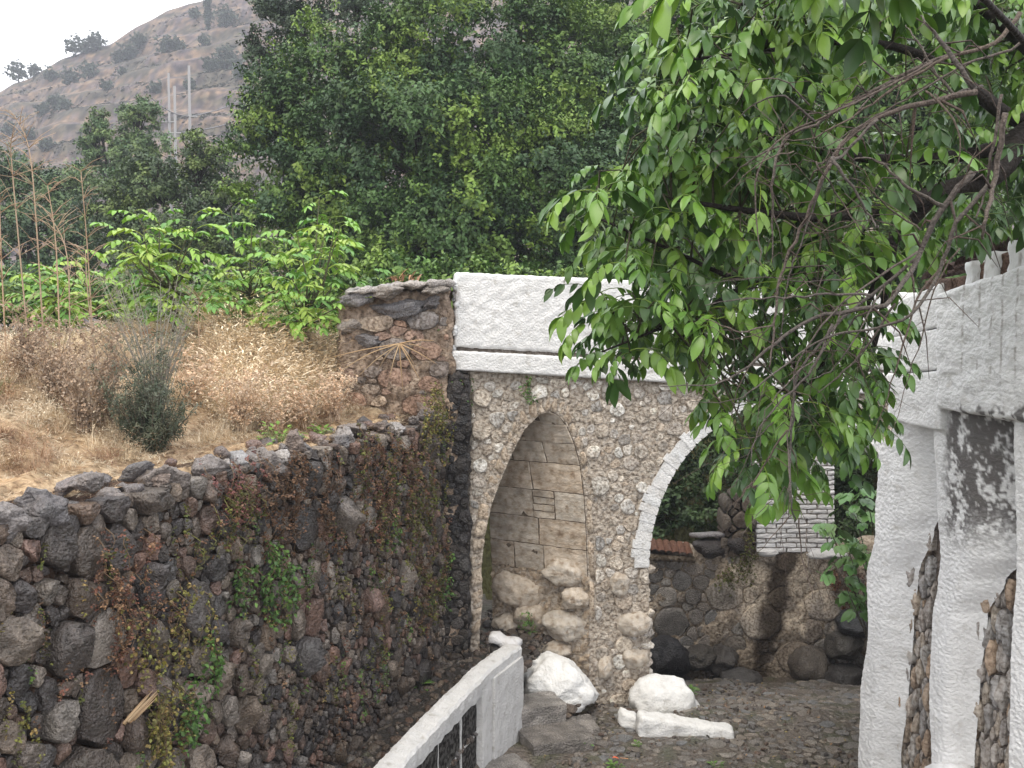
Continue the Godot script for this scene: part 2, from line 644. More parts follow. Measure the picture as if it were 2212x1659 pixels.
const WALL_TONES := [[0.17, 0.135, 0.11], [0.22, 0.18, 0.15], [0.12, 0.098, 0.085], [0.28, 0.235, 0.195], [0.18, 0.13, 0.1], [0.2, 0.135, 0.105], [0.105, 0.092, 0.087], [0.25, 0.195, 0.15], [0.18, 0.16, 0.15], [0.34, 0.295, 0.255], [0.1, 0.085, 0.08]]
func tone(a: Array) -> Color:
	var t: Array = pick(a)
	return vary(Color(t[0], t[1], t[2]), 0.18)

func wall_size(p: Vector2) -> float:
	var s := 1.0 + 0.45 * nz.get_noise_2d(p.x * 0.7, p.y * 0.7 + 40.0)
	if p.x < 1.2:
		s *= 1.35
	elif p.x > 2.0:
		s *= 0.74
	return s
func left_wall() -> void:
	var w := thing("dry_stone_wall", "tall dark dry stone retaining wall with weeds below the straw-covered terrace", "stone wall", wall_line(0.5))
	var u1: float = 6.318 * 1.06
	var b := MB.new()
	# earth and mortar core behind the stones, its face uneven
	var nu := 90; var nv := 36
	for i in nu + 1:
		for j in nv + 1:
			var p := Vector2(lerpf(-3.4, u1, float(i) / nu), lerpf(0.0, 3.45, float(j) / nv))
			var h := -0.04 + 0.05 * nz.get_noise_2d(p.x * 3.0, p.y * 3.0)
			if j == nv:
				h = -0.35
			b.add(on(WL, p, h), vary(Color(0.1, 0.07, 0.055), 0.25))
	for i in nu:
		for j in nv:
			var o := i * (nv + 1) + j
			b.quad(o, o + 1, o + nv + 2, o + nv + 1)
	part("earth_core", b.mesh(), M.earth, w)
	var region := PackedVector2Array([Vector2(-2.2, 0.35), Vector2(u1, 0.55), Vector2(u1, 3.42), Vector2(-2.2, 3.42)])
	rng.seed = 101
	var cs := cells(region, [[0.17, 60], [0.115, 300], [0.08, 1300], [0.05, 5000], [0.032, 9000]], 7, Vector2(1.1, 0.95), true)
	for c in cs:   # how large each stone stands in the view
		var p := on(WL, c.c)
		c.key = c.r / p.length() if c.c.x > -0.2 and (EYE - p.y) / -p.z < 0.47 else c.r * 0.01
	cs.sort_custom(func(a, c): return a.key > c.key)
	var rest := MB.new()
	for k in cs.size():
		var c: Dictionary = cs[k]
		var one := MB.new() if k < 300 else rest
		var col := tone(WALL_TONES)
		if rng.randf() < 0.08:
			col = vary(Color(0.3, 0.19, 0.15), 0.2)
		stone(one, WL, c, R(0.004, 0.016), c.r * R(0.5, 1.3), col, 18 if k < 300 else 11, R(0.5, 1.3), -0.1, 0.5)
		if k < 300:
			part("stone", one.mesh(), M.wet_stone, w)
	part("small_stones", rest.mesh(), M.wet_stone, w, true)
	# the top course: loose angular blocks along the edge
	rng.seed = 55
	var u := -2.0
	while u < u1 - 0.35:
		var s := R(0.06, 0.19) * (1.1 if u < 2.5 else 0.75)
		var y := terrace_height(u / 6.318, 0.05) + s * R(0.0, 0.35)
		var xf := Transform3D(Basis.from_euler(Vector3(R(-0.4, 0.4), R(0, TAU), R(-0.4, 0.4))) * Basis.from_scale(Vector3(s * R(0.9, 1.4), s * R(0.55, 1.1), s * R(0.8, 1.1))), on(WL, Vector2(u, y - R(0.0, 0.06)), R(-0.16, 0.0)))
		var m := MB.new()
		rock(m, xf, int(u * 100) + 900, 12, 12, 0.2, vary(pick([Color(0.4, 0.37, 0.36), Color(0.22, 0.2, 0.2), Color(0.3, 0.265, 0.25), Color(0.52, 0.5, 0.5), Color(0.18, 0.165, 0.165), Color(0.3, 0.24, 0.21)]), 0.15), 0.3, Vector2(0.5, 0.85))
		part("coping_stone", m.mesh(), M.wet_stone, w)
		if rng.randf() < 0.75:   # a second one, set back
			var s2 := s * R(0.35, 0.8)
			xf = Transform3D(Basis.from_euler(Vector3(R(-0.5, 0.5), R(0, TAU), R(-0.5, 0.5))) * Basis.from_scale(Vector3(s2 * 1.4, s2 * 0.75, s2)), on(WL, Vector2(u + R(-0.1, 0.1), terrace_height(u / 6.318, 0.3) + s2 * 0.3), R(-0.45, -0.2)))
			m = MB.new()
			rock(m, xf, int(u * 100) + 1900, 5, 9, 0.16, vary(pick([Color(0.25, 0.21, 0.2), Color(0.19, 0.175, 0.175), Color(0.3, 0.2, 0.17)]), 0.15), 0.3, Vector2(0.5, 0.85))
			part("coping_stone", m.mesh(), M.wet_stone, w)
		u += s * R(1.5, 2.1)

func arch_ring(cx: float, cy: float, a: float, b: float, n: int, a0 := PI, a1 := 0.0) -> Array:
	var o := []
	for k in n + 1:
		var t := lerpf(a0, a1, float(k) / n)
		o.append(cx + a * cos(t)); o.append(cy - b * sin(t))
	return o
const POINTED := [1036, 1440, 1036, 1362, 1042, 1306, 1040, 1223, 1047, 1160, 1062, 1090, 1085, 1030, 1106, 980, 1133, 928, 1165, 896, 1190, 888, 1216, 901, 1240, 950, 1257, 1010, 1265, 1080, 1268, 1160, 1271, 1250, 1271, 1330, 1271, 1440]
const RUBBLE := [[0.7, 0.655, 0.6], [0.62, 0.575, 0.525], [0.82, 0.785, 0.74], [0.66, 0.63, 0.605], [0.56, 0.51, 0.46], [0.86, 0.83, 0.79], [0.52, 0.5, 0.485], [0.68, 0.6, 0.52]]
func bridge() -> void:
	var w := thing("stone_bridge", "old rubble stone bridge with white plastered parapet and two arches", "bridge", on(WB, Vector2(1.6, 0.0)))
	rng.seed = 202
	var back: Vector3 = Vector3(-1.12, 0, -0.72)      # the passages run slanting to the left
	# body of the bridge with both openings
	var px := [1016, 800, 1016, 1500]
	px += POINTED.slice(0)
	px = px.slice(0, 4) + [1036, 1500] + POINTED + [1271, 1500, 1395, 1620, 1405, 1400, 1402, 1300]
	px += arch_ring(1690, 1225, 290, 350, 13, PI, PI / 2)
	px += [1690, 841, 1620, 836]
	var body := uvs(WB, px)
	var b := MB.new()
	extrude(b, WB, body, 0.0, back, Color(0.58, 0.525, 0.47))
	extrude(b, WB, uvs(WB, arch_ring(1690, 1225, 290, 350, 13, PI / 2, 0.0) + [1985, 1620, 2130, 1620, 2130, 868, 1690, 841]), 0.0, Vector3(0.48, 0, -1.0) * 1.0, Color(0.58, 0.525, 0.47))
	part("mortar_core", b.mesh(false), M.mortar, w)
	# rubble facing, in fields between the openings
	var band := []
	for k in range(0, POINTED.size(), 2):   # outer edge of the dressed surround of the pointed arch
		var c := Vector2(1165, 1150)
		var p := Vector2(POINTED[k], POINTED[k + 1])
		var d := (p - c) * Vector2(1.0, 0.5)
		var q := p + d.normalized() * (26.0 if p.x < 1165 else 16.0)
		if p.y < 935:
			q = p + Vector2((p.x - 1185) * 0.35, -32)
		band.append(q.x); band.append(q.y)
	var outer := arch_ring(1690, 1225, 324, 380, 26)
	var field := [1016, 806, 1016, 1500, 1012, 1440] + band + [1290, 1500, 1395, 1600, 1404, 1400, 1400, 1300, 1402, 1226] + outer + [2010, 1600, 2128, 1600, 2128, 870, 1620, 840]
	var reg := uvs(WB, field)
	var cs := cells(reg, [[0.13, 20], [0.095, 240], [0.07, 900], [0.046, 4200], [0.03, 7000]], 21, Vector2(0.95, 1.0))
	var rest := MB.new()
	for k in cs.size():
		var c: Dictionary = cs[k]
		if c.r < 0.055 and rng.randf() < 0.42 or rng.randf() < 0.06:
			continue
		var one := MB.new() if k < 300 else rest
		stone(one, WB, c, R(0.004, 0.014) + c.r * R(0.02, 0.2), c.r * R(0.2, 0.5), tone(RUBBLE), 16 if k < 300 else 10, R(0.3, 1.1), -0.05, 0.4)
		if k < 300:
			part("stone", one.mesh(), M.dry_stone, w)
	part("small_stones", rest.mesh(), M.dry_stone, w, true)
	# dressed stones round the pointed arch
	for k in range(1, POINTED.size() / 2 - 2):
		var sub := 2 if k < 14 else 1
		for s in sub:
			var f0 := float(s) / sub + 0.03
			var f1 := float(s + 1) / sub - 0.03
			var i0 := Vector2(POINTED[2 * k], POINTED[2 * k + 1]).lerp(Vector2(POINTED[2 * k + 2], POINTED[2 * k + 3]), f0)
			var i1 := Vector2(POINTED[2 * k], POINTED[2 * k + 1]).lerp(Vector2(POINTED[2 * k + 2], POINTED[2 * k + 3]), f1)
			var o0 := Vector2(band[2 * k], band[2 * k + 1]).lerp(Vector2(band[2 * k + 2], band[2 * k + 3]), f0)
			var o1 := Vector2(band[2 * k], band[2 * k + 1]).lerp(Vector2(band[2 * k + 2], band[2 * k + 3]), f1)
			var m := MB.new()
			rbox(m, slab8(WB, uvs(WB, [o0.x, o0.y, o1.x, o1.y, i1.x, i1.y, i0.x, i0.y]), -0.12, R(0.005, 0.02)), [4, 5, 2], 0.03, 0.022, 9.0, vary(Color(0.62, 0.53, 0.44), 0.1), 0.3)
			part("voussoir", m.mesh(), M.dry_stone, w)
	# squared blocks lining the right side of the passage
	var prof := uvs(WB, [1271, 1250, 1269, 1190, 1267, 1130, 1263, 1068, 1255, 1005, 1243, 958, 1226, 918, 1206, 895, 1188, 887])
	var jm := MB.new()   # mortar sheet behind the blocks, darkened to stand in for the joints' shadow
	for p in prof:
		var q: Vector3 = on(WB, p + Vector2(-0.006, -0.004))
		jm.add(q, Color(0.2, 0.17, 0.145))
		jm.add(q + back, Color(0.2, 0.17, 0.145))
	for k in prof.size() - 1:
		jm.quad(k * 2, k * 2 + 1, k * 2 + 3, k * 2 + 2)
	part("joint_mortar_shade", jm.mesh(), M.mortar, w)
	for k in prof.size() - 1:
		var cuts := [0.0, R(0.28, 0.45), R(0.62, 0.8), 1.0] if k % 2 == 0 else [0.0, R(0.4, 0.6), 1.0]
		if k == 2:
			cuts = [0.0, 0.3, 0.52, 1.0]
		for s in cuts.size() - 1:
			var pieces := 4 if (k == 2 and s == 1) or (k == 5 and s == 1) else 1
			for q in pieces:
				var f0 := (q + 0.014 * pieces) / float(pieces)
				var f1 := (q + 1 - 0.014 * pieces) / float(pieces)
				var p0: Vector2 = prof[k].lerp(prof[k + 1], f0)
				var p1: Vector2 = prof[k].lerp(prof[k + 1], f1)
				var t := (p1 - p0).normalized()
				var nn := Vector2(-t.y, t.x) if t.y > 0.0 else Vector2(-t.y, t.x)   # into the passage
				var d0: Vector3 = back * (cuts[s] + 0.0065)
				var d1: Vector3 = back * (cuts[s + 1] - 0.0065)
				var proud := R(0.008, 0.028)
				var a := []
				# x runs into the depth, y along the profile, z into the passage
				for z in [-0.08, proud]:
					for p in [p0, p1]:
						var o: Vector2 = p + nn * z
						a.append(on(WB, o) + d1)
						a.append(on(WB, o) + d0)
				var m := MB.new()
				rbox(m, a, [9, 7, 1], 0.006, 0.007, 7.0, vary(Color(0.61, 0.56, 0.505), 0.13), 0.3)
				part("block", m.mesh(false), M.ashlar, w)
	# boulders built into the foot of that side
	var FJ := frame(on(WB, uv(WB, 1271, 1250)), -back)
	var lump := [[1118, 1272, 0, 64, 42], [1218, 1236, 0, 54, 30], [1219, 1350, 0, 56, 34], [1245, 1292, 0, 34, 28], [1098, 1345, 0, 34, 24], [1160, 1395, 0, 42, 24], [1210, 1400, 0, 40, 20], [1092, 1392, 0, 42, 24], [1150, 1330, 0, 42, 30], [1368, 1347, 0, 42, 28], [1340, 1262, 0, 22, 30], [1372, 1420, 0, 32, 26], [1310, 1440, 0, 18, 34], [1050, 1420, 0, 30, 24]]
	for k in lump.size():
		var l: Array = lump[k]
		var fr := FJ if l[0] < 1280 else WB
		var p: Vector3 = on(fr, uv(fr, l[0], l[1]), -0.02 if l[0] > 1280 else 0.02)
		var s := -p.z / F
		var m := MB.new()
		rock(m, Transform3D(Basis.from_euler(Vector3(0, -0.35, R(-0.2, 0.2))) * Basis.from_scale(Vector3(l[3] * s, l[4] * s, 0.17)), p), 300 + k, 12, 9, 0.1, vary(Color(0.6, 0.56, 0.515), 0.12), 0.15, Vector2(0.66, 0.95))
		part("footing_boulder", m.mesh(), M.ashlar, w)
	# stones of the pier's broken edge beside the round arch
	for k in 11:
		var y := 1238.0 + k * 22.0 + R(-4, 4)
		var p := on(WB, uv(WB, 1397 + R(-5, 4), y), R(-0.09, -0.05))
		var m := MB.new()
		rock(m, Transform3D(Basis.from_euler(Vector3(R(-0.3, 0.3), R(0, 6), R(-0.3, 0.3))) * Basis.from_scale(Vector3(R(0.07, 0.11), R(0.05, 0.075), R(0.08, 0.11))), p), 380 + k, 8, 9, 0.14, tone(RUBBLE), 0.3, Vector2(0.6, 0.92))
		part("corner_stone", m.mesh(), M.dry_stone, w)
	# mass behind those boulders
	var mm := MB.new()
	var j0 := on(WB, uv(WB, 1275, 1245))
	var j1 := on(WB, uv(WB, 1275, 1500))
	var inn: Vector3 = FJ.n * 0.02
	var n0 := 30
	for i in n0 + 1:
		for j in n0 + 1:
			var q: Vector3 = j0.lerp(j1, float(j) / n0) + back * (float(i) / n0 * 1.0) + inn
			q += FJ.n * (0.05 * nz.get_noise_2d(i * 0.7, j * 0.7) + 0.04 * nz.get_noise_2d(i * 3.3, j * 3.3))
			mm.add(q, vary(Color(0.52, 0.44, 0.36), 0.2))
	for i in n0:
		for j in n0:
			var o := i * (n0 + 1) + j
			mm.quad(o, o + n0 + 1, o + n0 + 2, o + 1)
	part("footing", mm.mesh(), M.mortar, w)
	# whitewashed bricks of the round arch
	var nb := 58
	for k in nb:
		var t0 := lerpf(PI, 0.0, (k + 0.06) / nb)
		var t1 := lerpf(PI, 0.0, (k + 0.94) / nb)
		var f := R(0.98, 1.02)
		var q := [1690 + 323 * f * cos(t0), 1225 - 380 * f * sin(t0), 1690 + 323 * f * cos(t1), 1225 - 380 * f * sin(t1), 1690 + 288 * cos(t1), 1225 - 347 * sin(t1), 1690 + 288 * cos(t0), 1225 - 347 * sin(t0)]
		var m := MB.new()
		rbox(m, slab8(WB, uvs(WB, q), -0.3, R(0.026, 0.036)), [2, 5, 2], 0.006, 0.006, 14.0, vary(Color(0.8, 0.8, 0.8), 0.05))
		part("arch_brick", m.mesh(false), M.roughcast, w)
	var ring := MB.new()
	extrude(ring, WB, uvs(WB, arch_ring(1690, 1225, 321, 378, 30) + arch_ring(1690, 1225, 291, 351, 30, 0.0, PI)), 0.027, -WB.n * 0.3, Color(0.76, 0.76, 0.76))
	part("arch_joints", ring.mesh(false), M.roughcast, w)
	# deck
	var dk := MB.new()
	var dq := uvs(WB, [980, 735, 2150, 790, 2150, 860, 980, 800])
	var c8 := slab8(WB, dq, 0.0, 0.05)
	for k in 4:
		c8[k] = c8[k + 4] + Vector3(0, 0, -1.1)
	rbox(dk, c8, [10, 2, 4], 0.03, 0.02, 3.0, Color(0.25, 0.22, 0.2))
	part("deck", dk.mesh(), M.mortar, w)
	# parapet: a roughcast slab with a ledge below a groove
	var pm := MB.new()
	rbox(pm, slab8(WB, uvs(WB, [984, 588, 2150, 640, 2150, 810, 982, 750], 0.1), -0.16, 0.1), [230, 40, 8], 0.035, 0.009, 9.0, Color(0.82, 0.82, 0.82), 0.05)
	var parapet := part("parapet", pm.mesh(), M.roughcast, w)
	pm = MB.new()
	rbox(pm, slab8(WB, uvs(WB, [976, 757, 2150, 818, 2150, 868, 980, 800], 0.13), -0.2, 0.115), [230, 12, 6], 0.025, 0.006, 16.0, Color(0.82, 0.82, 0.82), 0.05)
	part("ledge", pm.mesh(), M.roughcast, parapet)
	# ragged lumps of plaster at the broken end
	for k in 26:
		var y := R(605, 795)
		var m := MB.new()
		var p := on(WB, uv(WB, 980 + R(-6, 6), y, 0.06), R(-0.02, 0.1))
		rock(m, Transform3D(Basis.from_euler(Vector3(R(0, 6), R(0, 6), 0)) * Basis.from_scale(Vector3.ONE * R(0.015, 0.04)), p), 700 + k, 4, 3, 0.25, Color(0.74, 0.75, 0.76))
		part("plaster_lump", m.mesh(), M.roughcast, parapet)

func abutment() -> void:
	var w := thing("rubble_abutment", "ruined brown rubble wall end beside the white parapet", "stone wall", on(WB, Vector2(-0.6, 3.0)))
	rng.seed = 303
	var fr := frame(WB.o + WB.n * 0.16, WB.u)
	var b := MB.new()
	rbox(b, slab8(fr, uvs(fr, [738, 640, 977, 622, 1012, 1440, 700, 1440]), -0.75, -0.02), [40, 90, 8], 0.05, 0.05, 4.0, Color(0.4, 0.32, 0.26), 0.4)
	part("mortar_core", b.mesh(), M.mortar, w)
	var reg := uvs(fr, [736, 690, 968, 668, 972, 800, 905, 960, 728, 960])
	var cs := cells(reg, [[0.11, 50], [0.075, 400], [0.05, 1500], [0.03, 2500]], 33, Vector2(0.62, 1.0))
	var rest := MB.new()
	for k in cs.size():
		if rng.randf() < 0.38 and cs[k].r < 0.09:
			continue
		var one := MB.new() if k < 90 else rest
		var c: Dictionary = cs[k]
		stone(one, fr, c, R(0.004, 0.02), c.r * R(0.15, 0.6), vary(pick([Color(0.4, 0.33, 0.28), Color(0.5, 0.42, 0.35), Color(0.33, 0.27, 0.23), Color(0.44, 0.31, 0.25), Color(0.3, 0.27, 0.26)]), 0.18), 14, R(0.8, 1.4), -0.05, 0.5)
		if k < 90:
			part("stone", one.mesh(), M.dry_stone, w)
	part("small_stones", rest.mesh(), M.dry_stone, w, true)
	# big stones under the capping and the capping slabs themselves
	var big := [[775, 645, 50, 20, 0.34, 0.06, 0.1], [830, 632, 44, 17, 0.4, 0.12, -0.05], [862, 668, 78, 26, 0.36, 0.02, 0.0], [935, 625, 34, 12, 0.2, 0.1, 0.0], [930, 655, 30, 16, 0.28, 0.0, 0.2], [760, 705, 30, 16, 0.3, 0.02, 0.1], [800, 735, 40, 18, 0.4, 0.0, -0.1]]
	for k in big.size():
		var l: Array = big[k]
		var p: Vector3 = on(fr, uv(fr, l[0], l[1]), l[5] - 0.02)
		var s := -p.z / F
		var m := MB.new()
		rock(m, Transform3D(Basis.from_euler(Vector3(0, 0, l[6])) * Basis.from_scale(Vector3(l[2] * s, l[3] * s, 0.12)), p), 420 + k, 12, 14, 0.2, vary(Color(0.42, 0.37, 0.33) if k % 2 else Color(0.27, 0.255, 0.26), 0.1), 0.3, Vector2(0.5, 0.85))
		part("large_stone", m.mesh(), M.wet_stone, w)
	var caps := [[748, 628, 850, 613, 0.3], [846, 612, 930, 608, 0.32], [926, 607, 982, 606, 0.3]]
	for cp in caps:
		var a := uv(fr, cp[0], cp[1])
		var c := uv(fr, cp[2], cp[3])
		var m := MB.new()
		rbox(m, slab8(fr, PackedVector2Array([a, c, c - Vector2(0, 0.05), a - Vector2(0, 0.055)]), -0.75, 0.14), [12, 3, 10], 0.02, 0.035, 5.0, vary(Color(0.6, 0.55, 0.52), 0.1), 0.3)
		part("capping_slab", m.mesh(), M.wet_stone, w)
	# the damp corner between this wall and the bridge face, black with mould
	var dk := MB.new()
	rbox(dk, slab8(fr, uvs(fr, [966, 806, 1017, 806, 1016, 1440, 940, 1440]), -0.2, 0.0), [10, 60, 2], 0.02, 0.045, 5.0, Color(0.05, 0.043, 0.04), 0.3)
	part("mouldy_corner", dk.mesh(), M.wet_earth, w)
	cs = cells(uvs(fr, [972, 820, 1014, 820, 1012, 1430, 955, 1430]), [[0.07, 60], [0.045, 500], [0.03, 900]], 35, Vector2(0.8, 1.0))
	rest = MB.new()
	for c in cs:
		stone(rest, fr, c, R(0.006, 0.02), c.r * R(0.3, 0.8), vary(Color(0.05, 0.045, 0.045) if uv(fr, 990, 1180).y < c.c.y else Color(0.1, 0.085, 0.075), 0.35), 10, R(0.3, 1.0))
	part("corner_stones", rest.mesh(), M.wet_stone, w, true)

# a plastered pier: a flat face with a sharp left edge, hollowing to the right; rows of [picture y, left x, right x] on the wall's plane
func pier(rows: Array, bulge: float, col: Color, seed_off: float, mould := 0.0) -> MB:
	var b := MB.new()
	var nr := 300; var nc := 80
	for r in nr + 1:
		var f := float(r) / nr * (rows.size() - 1)
		var k := mini(int(f), rows.size() - 2)
		var t := f - k
		t = t * t * (3.0 - 2.0 * t)
		var y := lerpf(rows[k][0], rows[k + 1][0], f - k)
		var a := uv(WR, lerpf(rows[k][1], rows[k + 1][1], t), y)
		var c := uv(WR, lerpf(rows[k][2], rows[k + 1][2], t), y)
		for s in nc + 1:
			var g := float(s) / nc
			var p := a.lerp(c, g)
			var h := -0.16 + (bulge + 0.16) * pow(smoothstep(0.0, 0.12, g + 0.02), 0.6) - (bulge + 0.1) * smoothstep(0.45, 1.0, g)
			h += 0.009 * nz.get_noise_3d(p.x * 3.0, p.y * 2.0 + seed_off, 0.0) + 0.005 * nz.get_noise_3d(p.x * 25.0, p.y * 25.0 + seed_off, 0.0)
			var q := on(WR, p, h)
			var cc := col * (1.0 + 0.04 * nz.get_noise_3d(p.x * 6.0, p.y * 6.0, seed_off))
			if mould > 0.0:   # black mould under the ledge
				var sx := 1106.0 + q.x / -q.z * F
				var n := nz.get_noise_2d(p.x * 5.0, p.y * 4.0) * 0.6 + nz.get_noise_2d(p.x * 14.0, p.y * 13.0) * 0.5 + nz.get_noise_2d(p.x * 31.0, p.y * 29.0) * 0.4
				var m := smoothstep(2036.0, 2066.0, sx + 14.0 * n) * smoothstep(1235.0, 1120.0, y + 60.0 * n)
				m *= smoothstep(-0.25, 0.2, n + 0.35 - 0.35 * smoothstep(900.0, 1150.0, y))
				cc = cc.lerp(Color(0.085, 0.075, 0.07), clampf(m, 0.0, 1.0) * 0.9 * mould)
			b.add(q, cc)
	for r in nr:
		for s in nc:
			var o := r * (nc + 1) + s
			b.quad(o, o + 1, o + nc + 2, o + nc + 1)
	return b

func stair_wall() -> void:
	var w := thing("stair_wall", "whitewashed stair wall with rounded piers, rubble infill and clay tile edge", "stair wall", on(WR, Vector2(0.8, 0.0)))
	rng.seed = 404
	var white := Color(0.82, 0.82, 0.82)
	var b := MB.new()
	# recessed back of the bays
	b = MB.new()
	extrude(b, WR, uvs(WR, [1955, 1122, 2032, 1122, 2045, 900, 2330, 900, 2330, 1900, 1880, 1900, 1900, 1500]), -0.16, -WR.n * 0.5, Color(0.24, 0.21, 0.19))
	part("bay_back", b.mesh(false), M.mortar, w)
	# rubble: slabs standing on edge
	for f in [[[1982, 1134, 2026, 1128, 2024, 1300, 2018, 1760, 1926, 1760, 1944, 1560, 1958, 1400, 1970, 1250], 51], [[2126, 1262, 2200, 1240, 2200, 1760, 2088, 1760, 2100, 1560, 2112, 1400], 52]]:
		var cs := cells(uvs(WR, f[0], -0.16), [[0.085, 120], [0.06, 500], [0.04, 1400], [0.025, 1600]], f[1], Vector2(2.2, 0.58))
		var rest := MB.new()
		for k in cs.size():
			var c: Dictionary = cs[k]
			var one := MB.new() if k < 110 else rest
			var fr := WR.duplicate()
			fr.o = WR.o - WR.n * 0.14
			stone(one, fr, c, R(0.006, 0.02), c.r * R(0.5, 1.1), vary(pick([Color(0.56, 0.53, 0.51), Color(0.45, 0.43, 0.425), Color(0.54, 0.48, 0.42), Color(0.5, 0.4, 0.32), Color(0.46, 0.445, 0.44)]), 0.15), 12, R(0.5, 1.0), -0.04, 0.3)
			if k < 110:
				part("stone", one.mesh(), M.dry_stone, w)
		part("small_stones", rest.mesh(), M.dry_stone, w, true)
	# piers
	part("pier", pier([[900, 1940, 2014], [985, 1897, 2016], [1100, 1890, 2016], [1150, 1893, 1996], [1250, 1873, 1962], [1350, 1880, 1952], [1500, 1862, 1942], [1659, 1857, 1926], [1800, 1852, 1915]], 0.05, white, 3.0).mesh(), M.roughcast, w)
	var p2 := part("pier", pier([[880, 2013, 2205], [1100, 2022, 2205], [1200, 2029, 2200], [1260, 2027, 2150], [1330, 2019, 2112], [1500, 2013, 2094], [1659, 2018, 2084], [1800, 2016, 2080]], 0.06, white, 9.0, 1.0).mesh(), M.roughcast, w)
	p2.set_meta("label", "pier with black mould below the ledge")
	part("pier", pier([[900, 2204, 2310], [1200, 2208, 2320], [1450, 2196, 2310], [1659, 2190, 2310], [1800, 2188, 2310]], 0.1, white, 15.0).mesh(), M.roughcast, w)
	# foot ledge of the second pier
	b = MB.new()
	rbox(b, slab8(WR, uvs(WR, [2015, 1645, 2090, 1652, 2090, 1760, 2015, 1760]), -0.1, 0.14), [8, 6, 4], 0.05, 0.03, 5.0, white)
	part("pier_foot", b.mesh(), M.whitewash, w)
	# smooth white block at the far end, then the rough white band
	b = MB.new()
	for q in [[652, 610, 728, 704], [730, 706, 806, 798], [808, 800, 905, 932]]:   # three courses of rendered blocks
		rbox(b, slab8(WR, uvs(WR, [1951 - (q[0] - 652) * 0.05, q[0], 2056, q[1], 2056, q[3], 1951 - (q[2] - 652) * 0.05, q[2]]), -0.45, 0.1 + R(-0.006, 0.006)), [20, 16, 6], 0.012, 0.008, 4.0, white)
	part("end_block", b.mesh(), M.roughcast, w)
	b = MB.new()
	rbox(b, slab8(WR, uvs(WR, [2050, 634, 2340, 540, 2340, 930, 2052, 884]), -0.45, 0.16), [150, 110, 8], 0.06, 0.012, 5.0, white, 0.04)
	for k in b.v.size():   # rain drips down the face and black grit along the lower edge
		var q := b.v[k]
		var pr := (q - Vector3(0, EYE, 0))
		var sx := 1106.0 + q.x / -q.z * F
		var n := nz.get_noise_2d(q.z * 9.0, q.y * 7.0) + 0.6 * nz.get_noise_2d(q.z * 26.0, q.y * 24.0)
		var below: float = uv(WR, sx, 895).y - (q.y - WR.o.y)
		var grit := smoothstep(-0.06, 0.0, below + 0.05 * n) * smoothstep(-0.2, 0.25, n)
		var drip := 0.0
		for e in [2078.0, 2112.0, 2139.0, 2163.0, 2194.0]:
			drip = maxf(drip, smoothstep(3.2, 1.0, absf(sx - e - 2.0 * nz.get_noise_1d(q.y * 4.0 + e))) * smoothstep(0.0, 0.35, 0.3 + n) * smoothstep(0.25, 0.5, pr.y + 0.75))
		b.c[k] = b.c[k].lerp(Color(0.2, 0.16, 0.13), clampf(drip * 0.55, 0, 1)).lerp(Color(0.07, 0.062, 0.058), clampf(grit, 0, 1) * 0.85)
	part("upper_band", b.mesh(), M.roughcast, w)
	# clay tiles along the top with mortar teeth between them
	var teeth := [[2089, 2110, 569, 640], [2131, 2156, 549, 622], [2182, 2212, 523, 606], [2248, 2284, 492, 580]]
	for t in teeth:
		b = MB.new()
		rbox(b, slab8(WR, uvs(WR, [t[0], t[2], t[1], t[2] - 8, t[1], t[3], t[0], t[3] + 8], 0.1), -0.2, 0.13), [4, 6, 4], 0.02, 0.015, 8.0, white)
		part("mortar_tooth", b.mesh(), M.streaked_white, w)
	var tiles := [[1994, 2026, 602, 648], [2025, 2058, 600, 642], [2057, 2090, 597, 640], [2108, 2133, 565, 632], [2154, 2184, 546, 616], [2210, 2250, 518, 596]]
	for t in tiles:
		b = MB.new()
		rbox(b, slab8(WR, uvs(WR, [t[0], t[2] + 3, t[1], t[2] - 3, t[1], t[3], t[0], t[3] + 6], 0.06), -0.3, 0.06 + R(-0.015, 0.015)), [6, 8, 5], 0.018, 0.012, 7.0, vary(Color(0.17, 0.115, 0.095), 0.2), 0.4)
		part("roof_tile", b.mesh(), M.clay, w)
	# a covering row of dark tiles behind the teeth
	for k in 7:
		b = MB.new()
		var q0 := uv(WR, 1990 + k * 36, 604 - k * 15.5)
		for i in 9:
			for j in 5:
				var an := PI * i / 8.0
				b.add(on(WR, q0 + Vector2(-0.09 * cos(an), 0.07 * sin(an)), lerpf(-0.08, -0.5, j / 4.0)) + Vector3(0, 0.08 * j / 4.0, 0), vary(Color(0.13, 0.09, 0.08), 0.2))
		for i in 8:
			for j in 4:
				var o := i * 5 + j
				b.quad(o, o + 5, o + 6, o + 1)
		part("cover_tile", b.mesh(), M.clay, w)
	# the far side of the stair, closing the opening behind the first bay
	b = MB.new()
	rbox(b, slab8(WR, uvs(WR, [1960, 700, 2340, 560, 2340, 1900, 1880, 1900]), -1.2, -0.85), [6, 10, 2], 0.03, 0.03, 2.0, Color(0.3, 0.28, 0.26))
	part("inner_wall", b.mesh(), M.mortar, w)

